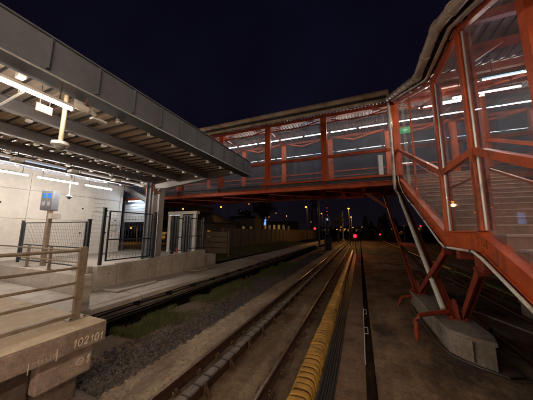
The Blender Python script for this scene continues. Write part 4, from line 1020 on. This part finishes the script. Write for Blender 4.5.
# ------------------------------------------------------------------ ballast and grass
def stones(n):
    vs = []; fs = []
    base = [(1,0,0),(-1,0,0),(0,1,0),(0,-1,0),(0,0,1),(0,0,-1)]
    tri = [(0,2,4),(2,1,4),(1,3,4),(3,0,4),(2,0,5),(1,2,5),(3,1,5),(0,3,5)]
    for i in range(n):
        y = 2.25+(rnd.random()**1.5)*26
        x = -4.02-abs(rnd.gauss(0, 0.62))*1.0
        if x < -5.5: x = rnd.uniform(-5.2, -4.0)
        r = rnd.uniform(0.02, 0.055); z = -0.105+rnd.uniform(-0.02, 0.035)-0.02*abs(x+4.5)
        q = Matrix.Rotation(rnd.uniform(0, 6.3), 3, 'Z') @ Matrix.Rotation(rnd.uniform(0, 6.3), 3, 'X')
        b = len(vs)
        for p in base:
            k = rnd.uniform(0.65, 1.15)*r; v = q @ Vector((p[0]*k*1.25, p[1]*k, p[2]*k*0.8)); vs.append((x+v.x, y+v.y, z+v.z))
        fs += [tuple(b+i_ for i_ in f) for f in tri]
    return MB().poly(vs, fs)
tag(stones(11000).build('ballast', BALLAST, fix=False), 'strip of dark broken ballast stones beside the concrete track shoulder', 'gravel', kind='stuff')
def pebbles(n):
    vs = []; fs = []
    for i in range(n):
        k = rnd.random()
        if k < 0.25: x, y, z = rnd.uniform(-4.0, -3.3), 2.2+14*rnd.random()**1.6, -0.083
        elif k < 0.5: x, y, z = rnd.uniform(-2.95, -1.75), 2.2+12*rnd.random()**1.6, -0.158
        else:
            x, y = rnd.uniform(0.2, 5.0), 3+14*rnd.random()**1.4; z = -0.02+0.028*mnoise.fractal(Vector((x*0.7, y*0.7, 3.1)), 1.0, 2.0, 4)+0.002
        r = rnd.uniform(0.006, 0.02)*(1.6 if rnd.random() < 0.06 else 1); b = len(vs); a = rnd.uniform(0, 6.3)
        for q in range(4): vs.append((x+r*math.cos(a+q*1.57)*rnd.uniform(.6, 1.2), y+r*math.sin(a+q*1.57)*rnd.uniform(.6, 1.2), z))
        vs.append((x+rnd.gauss(0, r*.2), y, z+r*rnd.uniform(.5, .9)))
        fs += [(b, b+1, b+4), (b+1, b+2, b+4), (b+2, b+3, b+4), (b+3, b, b+4)]
    return MB().poly(vs, fs)
tag(pebbles(4200).build('loose_stones', surf('grit', (0.20, 0.145, 0.095), (0.09, 0.062, 0.042), 12, 0.9, bump=0), fix=False), 'loose small stones and grit scattered over the slab and yard', 'gravel', kind='stuff')
def blades(n, region, h):
    vs = []; fs = []
    while n > 0:
        x, y, s = region()
        if mnoise.noise(Vector((x*1.3, y*0.8, 5.0)))+0.35*mnoise.noise(Vector((x*5, y*4, 1.0))) < s: 
            n -= 0.25; continue
        for _ in range(4):
            a = rnd.uniform(0, 6.28); L = rnd.uniform(0.4, 1.0)*h; wd = 0.006+0.004*rnd.random(); px, py = x+rnd.gauss(0, .04), y+rnd.gauss(0, .04)
            lean = rnd.uniform(0.1, 0.6)*L; dx, dy = math.cos(a), math.sin(a); b = len(vs); z = -0.16
            vs += [(px-dy*wd, py+dx*wd, z), (px+dy*wd, py-dx*wd, z), (px+dx*lean*.4+dy*wd*.7, py+dy*lean*.4-dx*wd*.7, z+L*.6), (px+dx*lean*.4-dy*wd*.7, py+dy*lean*.4+dx*wd*.7, z+L*.6), (px+dx*lean, py+dy*lean, z+L)]
            fs += [(b, b+1, b+2, b+3), (b+3, b+2, b+4)]
        n -= 1
    return MB().poly(vs, fs)
tag(blades(6500, lambda: (min(-5.0, max(-6.28, rnd.gauss(-5.75, 0.4))), 4.3+15*rnd.random()**1.25, 0.02), 0.19).build('grass', GRASSM, fix=False), 'green grass tufts growing between the ballast and the low walkway', 'grass', kind='stuff')
def far_grass():
    return rnd.uniform(-13, -9.5), rnd.uniform(13, 34), -0.3
struct(grid(-13.5, -9.31, [12.0+0.5*i for i in range(60)], 10, lambda x, y: 0.42+0.08*(-9.3-x)+0.04*mnoise.noise(Vector((x, y, 0)))).build('grass_bank', DIRT, smooth=True))
def bank():
    x = rnd.uniform(-13, -9.4); return x, rnd.uniform(12.2, 40), -0.35
o = blades(3000, bank, 0.3); 
for v in o.v: v.z += 0.55+0.08*(-9.3-v.x)
tag(o.build('grass', GRASSM, fix=False), 'dark grass bank between the low walkway and the far concrete fence', 'grass', kind='stuff')

# ------------------------------------------------------------------ background
# concrete panel fence running away on the left
t = thing('concrete_fence', 'tall concrete panel fence running away behind the low walkway', 'fence', (-13.3, 30, 0.3))
y = 20.2; i = 0
while y < 75:
    L = 2.0
    MB().box((-13.5, y+0.06, 0.3), (-13.38+0.02*rnd.random(), y+L-0.02, 2.85+0.05*rnd.random())).build('panel', FENCEC, t)
    MB().box((-13.55, y-0.08, 0.3), (-13.3, y+0.05, 2.92)).build('post', FENCEC, t); y += L
# plank fence between the retaining wall and the concrete fence
t = thing('plank_fence', 'grey fence of wide horizontal boards beyond the low concrete wall', 'fence', (-12, 14, 1))
for i in range(4): MB().box((-13.6, 13.5, 0.75+0.45*i), (-10.1, 13.56, 1.16+0.45*i)).build('board', PLANK, t, bevel=0.01)
for x in (-13.3, -11.7, -10.0): MB().box((x-0.06, 13.57, 0.4), (x+0.06, 13.68, 2.6)).build('post', PLANK, t)
for x in (-12.4,): MB().beam((x, 13.45, 2.6), (x+0.9, 13.45, 1.0), 0.05, 0.06, up=(0, 1, 0)).build('brace', PLANK, t)
shift(t, (0, 2.3, 0))
# white shelter / lift kiosk behind the column
t = thing('glass_shelter', 'pale framed shelter behind the mesh fence right of the canopy column', 'shelter', (-11.6, 11.2, 1.05))
for x, y in ((-13.0, 11.2), (-11.9, 11.2), (-10.7, 11.2)): MB().box((x-0.12, y-0.08, 1.05), (x+0.12, y+0.08, 3.75)).build('post', WHITE, t)
MB().box((-13.15, 11.1, 3.751), (-10.5, 11.4, 3.95)).build('beam', WHITE, t)
MB().box((-11.77, 11.19, 1.2), (-10.83, 11.21, 3.7)).build('panel', GREYPAINT, t)
MB().box((-12.87, 11.19, 1.2), (-12.03, 11.21, 3.7)).build('panel', WINDARK, t)
shift(t, (0.15, 1.2, 0))
light('tube light in the pale shelter behind the canopy column', (-12.7, 12.1, 3.66), (-11.6, 12.1, 3.66), TUBEGLOW, True)
t = thing('marker_post', 'tiny orange marker on the low wall right of the canopy column', 'marker', (-9.42, 8.75, 1.5))
MB().tube([(-9.42, 8.75, 1.46), (-9.42, 8.75, 1.68)], [0.04, 0.03], 8).build('body', ORANGE, t); MB().box((-9.5, 8.66, 1.45), (-9.34, 8.84, 1.462)).build('foot', BOLT, t)
shift(t, (0.4, 0.5, 0.0))

def building(label, x, y, w_, d_, h, nx, nz, lit, roofh=0, wall=FARW, win=WINLIT, name='far_building', ww=0.5, wh=0.6):
    t = thing(name, label, 'building', (x, y+d_/2, 0))
    MB().box((x-w_/2, y, -0.2), (x+w_/2, y+d_, h)).build('wall', wall, t)
    if roofh:
        MB().poly([(x-w_/2-.5, y-.5, h+.01), (x+w_/2+.5, y-.5, h+.01), (x+w_/2+.5, y+d_+.5, h+.01), (x-w_/2-.5, y+d_+.5, h+.01), (x-w_*.15, y+d_/2, h+roofh), (x+w_*.15, y+d_/2, h+roofh)],
                  [(0,1,5,4),(1,2,5),(2,3,4,5),(3,0,4),(3,2,1,0)]).build('roof', ROOFD, t)
    else: MB().box((x-w_/2-.3, y-.3, h+.01), (x+w_/2+.3, y+d_+.3, h+.35)).build('roof', ROOFD, t)
    for i in range(nx):
        for j in range(nz):
            cx_ = x-w_/2+w_*(i+.5)/nx; cz = 0.8+(h-0.8)*(j+.5)/nz; a = w_/nx*ww/2; b = (h-.8)/nz*wh/2
            f = MB().box((cx_-a-.08, y-.06, cz-b-.08), (cx_+a+.08, y-.005, cz+b+.08)).build('window', ROOFD, t)
            r_ = rnd.random()
            MB().box((cx_-a, y-.09, cz-b), (cx_+a, y-.062, cz+b)).build('pane', win if r_ < lit*.45 else (WINDIM if r_ < lit else WINDARK), f)
building('low pavilion with a dark hipped roof behind the plank fence', -21, 24, 7, 6, 3.6, 6, 1, 0.12, 1.7, ww=0.35, wh=0.3, name='pavilion')
building('block with yellow lit windows left of the dark pavilion roof', -30, 27, 8, 8, 6.5, 4, 3, 0.8)
building('small pale hut with a lit window above the concrete fence', -19.5, 36, 4.5, 4, 4.9, 3, 1, 0.5, ww=0.3, wh=0.25, name='hut')
building('long low block with a row of lit windows, far left of the tracks', -38, 85, 26, 12, 6, 13, 1, 1.0)
building('long low building with a few lit windows at the end of the tracks', -4, 190, 60, 12, 6, 20, 1, 0.4, ww=0.35, wh=0.3)
building('dark distant block right of the tracks with a few lights', 48, 170, 50, 14, 6, 14, 2, 0.2)
t = thing('advert_screen', 'bright bluish screen above the concrete fence', 'screen', (-25, 58, 4.0))
MB().box((-25.5, 58, 4.2), (-24.4, 58.2, 6.4)).build('panel', SCREENB, t); MB().box((-25.5, 57.98, 5.2), (-24.4, 57.999, 5.4)).build('crossbar', ROOFD, t); MB().box((-25, 58.05, 0), (-24.8, 58.15, 4.0)).build('post', ROOFD, t)

# street lamps
def street_lamp(label, u, v, y, r=0.22, power=0):
    p = onY(u, v, y)
    t = thing('street_lamp', label, 'street lamp', (p.x, p.y, 0), 'sodium street lamps')
    MB().tube([(p.x, p.y+0.9, -0.2), (p.x, p.y+0.9, p.z*0.6), (p.x, p.y+0.8, p.z+0.15), (p.x, p.y+0.2, p.z+0.25)], [0.09, 0.07, 0.05, 0.04], 8).build('pole', ROOFD, t, smooth=True)
    MB().tube([(p.x, p.y+0.35, p.z+0.27), (p.x, p.y-0.25, p.z+0.22)], [0.1, 0.16], 8).build('head', DARKSTEEL, t)
    MB().ball((p.x, p.y, p.z), r, r, r*0.8, 10, 8).build('lamp', SODIUM, t, smooth=True)
    if power:
        L_ = bpy.data.lights.new('sodium_light', 'POINT'); L_.energy = power; L_.color = (1.0, 0.5, 0.14); L_.shadow_soft_size = 0.2
        lo = bpy.data.objects.new('sodium_light', L_); link(lo, Vector((p.x, p.y-0.1, p.z-r-0.3)), t)
for lb, u, v, y, r in (
    ('amber street lamp just left of the lattice pylon', 306, 207, 40, .26), ('smaller amber street lamp between the pylon and the radio mast', 321.5, 213.5, 58, .22),
    ('amber street lamp above the tracks, right of the bare tree', 348.5, 208.5, 46, .27), ('smaller amber street lamp below the bright one over the tracks', 351, 217, 62, .24),
    ('amber street lamp below the bridge, above the dark hipped roof', 221, 207, 26, .17), ('amber street lamp beside the yellow lit block', 212, 214.5, 30, .15),
    ('amber street lamp close under the bridge left of the plank fence', 183, 209, 20, .13), ('faint amber lamp among the branches of the tree on the left', 249, 204, 50, .18),
    ('faint amber lamp left of the bare tree, above the hut', 240, 211, 44, .14), ('faint amber lamp right of the tree, above the far windows', 286.5, 216, 60, .2),
    ('faint amber lamp low beside the bare tree', 276, 213, 70, .18), ('faint amber lamp above the concrete fence, right end', 269, 217, 75, .18),
    ('faint distant amber lamp under the lattice pylon', 311, 222, 90, .2), ('distant amber lamp at the end of the tracks, left one', 341, 227, 120, .3),
    ('distant amber lamp at the end of the tracks, right one', 362, 227, 130, .3), ('amber lamp glimpsed through the passage under the shutter', 131, 228, 19, .12)):
    street_lamp(lb, u, v, y, r*0.75, {46: 420, 40: 110, 62: 420, 26: 12, 19: 60, 58: 110}.get(y, 0))
DL = ['small distant light on the horizon, %s' % q for q in ('left of the far tracks, third of that cluster', 'straight above the far tracks', 'just left of the red track signal', 'just above the red track signal', 'first one right of the red track signal', 'below the slender conifer', 'second of the cluster left of the far tracks', 'beside the trackside signal frame', 'just left of the raking legs', 'between the raking legs')]
for i, (u, v, y) in enumerate(((345, 229, 140), (349, 228.5, 150), (353, 227.5, 160), (358, 229, 150), (366, 230, 140), (372, 229.5, 150), (337, 229.5, 120), (333, 228, 110), (392, 229, 120), (404, 226, 60))):
    p = onY(u, v, y); t = thing('distant_light', DL[i], 'light', (p.x, p.y, 0), 'distant yellow lights')
    MB().tube([(p.x, p.y, -0.2), (p.x, p.y, p.z-0.2)], 0.08, 6).build('pole', DARKSTEEL, t); MB().ball(p, 0.22*y/120).build('lamp', WINLIT if i % 2 else SODIUM, t)

# signals
SIG = onY(355, 236, 30)
t = thing('track_signal', 'red track signal glowing between the tracks in the distance', 'signal', (-0.05, 30, 0))
MB().tube([(0.0, 30, -0.1), (0.0, 30, 1.9)], 0.05, 8).build('post', DARKSTEEL, t)
MB().box((-0.28, 29.95, 1.75), (0.2, 30.15, 2.75)).build('case', BOLT, t, bevel=0.02)
MB().tube([(-0.04, 29.93, 2.36), (-0.04, 29.8, 2.36)], [0.20, 0.21], 14, False).build('hood', BOLT, t)
MB().ball((-0.04, 29.9, 2.36), 0.19, 0.06, 0.19, 16, 8).build('lens', REDL, t, smooth=True)
MB().box((-0.25, 29.8, -0.1), (0.25, 30.2, 0.05)).build('foot', RETC, t)
shift(t, (SIG.x+0.04, 0, SIG.z-2.36))
def red_dot(label, u, v, y, r):
    p = onY(u, v, y); t = thing('red_light', label, 'signal', (p.x, p.y, 0), 'small red lights')
    MB().tube([(p.x, p.y+.1, -0.2), (p.x, p.y+.1, p.z+.1)], 0.06, 6).build('post', DARKSTEEL, t); MB().ball(p, r).build('lens', REDS, t, smooth=True)
red_dot('small red signal light left of the grey mast', 314.8, 228.5, 52, .26)
red_dot('small red light low to the right of the track signal', 380, 234.5, 60, .18)
red_dot('small red light near the raking legs in the distance', 397, 235.5, 50, .14)
red_dot('tiny red light seen between the raking legs', 420.5, 226, 40, .12)
# grey mast and trackside cabinet
p = onZ(319.3, 247, 0.0); sc_ = 36/p.y
t = thing('steel_mast', 'slim grey steel mast beside the low walkway, below the bridge', 'mast', (p.x*sc_, 36, 0))
x_, y_ = onY(319.3, 240, 36).x, 36
MB().tube([(x_, y_, -0.2), (x_, y_, 13)], [0.17, 0.12], 10).build('shaft', GREYPAINT, t, smooth=True)
MB().box((x_-0.3, y_-0.3, -0.2), (x_+0.3, y_+0.3, 0.1)).build('footing', RETC, t)
x_ = onY(327.5, 240, 34).x
t = thing('signal_frame', 'dark trackside signal frame with pale panels right of the grey mast', 'signal', (x_, 34, 0))
MB().box((x_-0.32, 34, -0.2), (x_-0.24, 34.1, 4.9)).build('upright', DARKSTEEL, t); MB().box((x_+0.24, 34, -0.2), (x_+0.32, 34.1, 4.9)).build('upright', DARKSTEEL, t)
for z in (1.0, 2.2, 3.4, 4.6): MB().box((x_-0.23, 34, z), (x_+0.23, 34.06, z+0.12)).build('rung', PLANK, t)
MB().box((x_-0.2, 33.9, 2.4), (x_+0.2, 33.99, 3.3)).build('panel', BOLT, t); MB().box((x_-1.1, 34.0, 2.7), (x_-0.33, 34.08, 2.85)).build('arm', PLANK, t)
MB().box((x_-0.45, 34.12, -0.2), (x_+0.5, 34.6, 1.6)).build('cabinet', ROOFD, t)
# lattice pylon and radio mast
def lattice(name, label, cat, u, vtop, y, wb, wt, arms, lights):
    p = onY(u, vtop, y); x = p.x; H = p.z
    t = thing(name, label, cat, (x, y, 0))
    for s1 in (-1, 1):
        for s2 in (-1, 1): MB().beam((x+s1*wb, y+s2*wb, -0.2), (x+s1*wt, y+s2*wt, H), 0.16, 0.16).build('leg', ROOFD, t)
    n_ = 9
    for k in range(n_):
        a = k/n_; b = (k+1)/n_; wa = wb+(wt-wb)*a; w2 = wb+(wt-wb)*b
        for s2 in (-1, 1):
            MB().beam((x-wa, y+s2*wa, H*a), (x+w2, y+s2*w2, H*b), 0.09, 0.09).build('brace', ROOFD, t); MB().beam((x+wa, y+s2*wa, H*a), (x-w2, y+s2*w2, H*b), 0.09, 0.09).build('brace', ROOFD, t)
    for f_, L in arms: MB().poly([(x-L, y, H*f_), (x+L, y, H*f_), (x, y+.2, H*f_+1.2), (x, y-.2, H*f_+1.2)], [(0,1,2),(0,3,1),(0,2,3),(1,3,2)]).build('arm', ROOFD, t)
    for z, mt, r in lights: MB().ball((x, y-wt-.2, z), r).build('beacon', mt, t)
lattice('lattice_pylon', 'dark lattice power pylon seen below the bridge', 'pylon', 314, 196, 95, 1.6, 0.5, ((.72, 3.2), (.86, 2.4)), ())
q = onY(327, 207, 220)
lattice('radio_mast', 'distant radio mast with red beacons above the trees', 'mast', 327, 206, 220, 1.4, 0.4, (), [(onY(327, v, 220).z, REDS, .32) for v in (208, 211.5, 215)]+[(onY(327, 219.5, 220).z, SCREENB, 1.0)])
t = thing('chimney', 'slim pale pole rising beside the far tracks, left of the amber lamp', 'pole', (onY(343, 230, 70).x, 70, 0))
MB().tube([(onY(343, 230, 70).x, 70, -0.2), (onY(343, 230, 70).x, 70, onY(343, 211, 70).z)], [0.16, 0.12], 10).build('shaft', RETC, t, smooth=True)
MB().tube([(onY(343, 230, 70).x, 70, -0.2), (onY(343, 230, 70).x, 70, 0.4)], 0.5, 10).build('footing', RETC, t)

# trees
def tree(label, x, y, h, spread, seed, leaves=900, name='bare_tree', lsz=0.16):
    rg = random.Random(seed); t = thing(name, label, 'tree', (x, y, 0), 'trees behind the tracks')
    br_ = MB(); tips = []
    def grow(p, d, L, r, depth):
        q = p+d*L; br_.tube([p, p.lerp(q, .5)+Vector((rg.gauss(0, L*.05), rg.gauss(0, L*.05), 0)), q], [r, r*.8, r*.62], 5, False)
        if depth == 0: tips.append((p, q)); return
        for _ in range(rg.choice((2, 3, 3)) if depth < 4 else 4):
            nd = (d+Vector((rg.gauss(0, spread), rg.gauss(0, spread), rg.uniform(-.05, .45)))).normalized(); grow(q-d*L*rg.uniform(0, .35), nd, L*rg.uniform(.6, .82), r*.6, depth-1)
    trunk_h = h*.16
    MB().tube([(x, y, -0.3), (x+.05, y, trunk_h*.5), (x, y, trunk_h)], [h*.03, h*.024, h*.02], 8).build('trunk', BARK, t, smooth=True)
    grow(Vector((x, y, trunk_h*.95)), Vector((0, 0, 1)), h*.22, h*.018, 5)
    br_.build('branches', BARK, t, fix=False)
    mb = MB(); vs = []; fs = []
    for i in range(leaves):
        a, b = tips[rg.randrange(len(tips))]; c = a.lerp(b, rg.uniform(.2, 1.15))+Vector((rg.gauss(0, .12), rg.gauss(0, .12), rg.gauss(0, .12)))
        u_ = Vector((rg.gauss(0, 1), rg.gauss(0, 1), rg.gauss(0, 1))).normalized()*lsz*rg.uniform(.5, 1); v_ = u_.cross(Vector((rg.gauss(0, 1), rg.gauss(0, 1), 1))).normalized()*lsz*.5
        k = len(vs); vs += [c-u_, c+v_, c+u_, c-v_]; fs.append((k, k+1, k+2, k+3))
    mb.poly(vs, fs).build('crown', LEAF, t, fix=False)
def at(u, y): return onY(u, 235, y).x
tree('large thin-leaved tree behind the concrete fence, left of the far windows', at(262, 34), 34, 10.5, .62, 3, 3600)
tree('tree standing between the hut and the dark pavilion', at(243, 40), 40, 9, .55, 5, 1600)
tree('bare round tree left of the amber lamp above the tracks', at(338, 60), 60, 8.5, .5, 8, 900)
tree('smaller tree behind the far end of the concrete fence', at(290, 66), 66, 8, .6, 11, 1200)
def conifer(label, x, y, h, r, seed):
    rg = random.Random(seed); t = thing('conifer', label, 'tree', (x, y, 0), 'dark conifers on the right')
    MB().tube([(x, y, -.3), (x, y, h*.95)], [h*.02, .03], 6).build('trunk', BARK, t)
    vs = []; fs = []
    for i in range(1500):
        f_ = rg.random()**.8; z = h*(.08+.92*f_); rr = r*(1-f_)**.8*rg.uniform(.35, 1.1)+.05; a = rg.uniform(0, 6.28)
        c = Vector((x+rr*math.cos(a), y+rr*math.sin(a), z-rr*.25)); o_ = Vector((math.cos(a), math.sin(a), -.4))*rg.uniform(.15, .4); s_ = Vector((-math.sin(a), math.cos(a), rg.gauss(0, .3)))*rg.uniform(.08, .2)
        k = len(vs); vs += [c-o_, c+s_, c+o_, c-s_]; fs.append((k, k+1, k+2, k+3))
    MB().poly(vs, fs).build('crown', LEAF, t, fix=False)
for i, (u, vt, y, r) in enumerate(((365, 216, 75, 1.8), (371, 221, 80, 1.6), (380, 217, 70, 2.2), (384.5, 213, 72, 2.0), (394, 218, 66, 2.4))):
    p = onY(u, vt, y); conifer(['slender dark conifer right of the red signal, leftmost of the group', 'low dark conifer second from the left of the group', 'broad dark conifer in the middle of the group', 'tallest dark conifer beside the raking leg', 'broad dark conifer behind the raking legs'][i], p.x, y, p.z, r, 20+i)
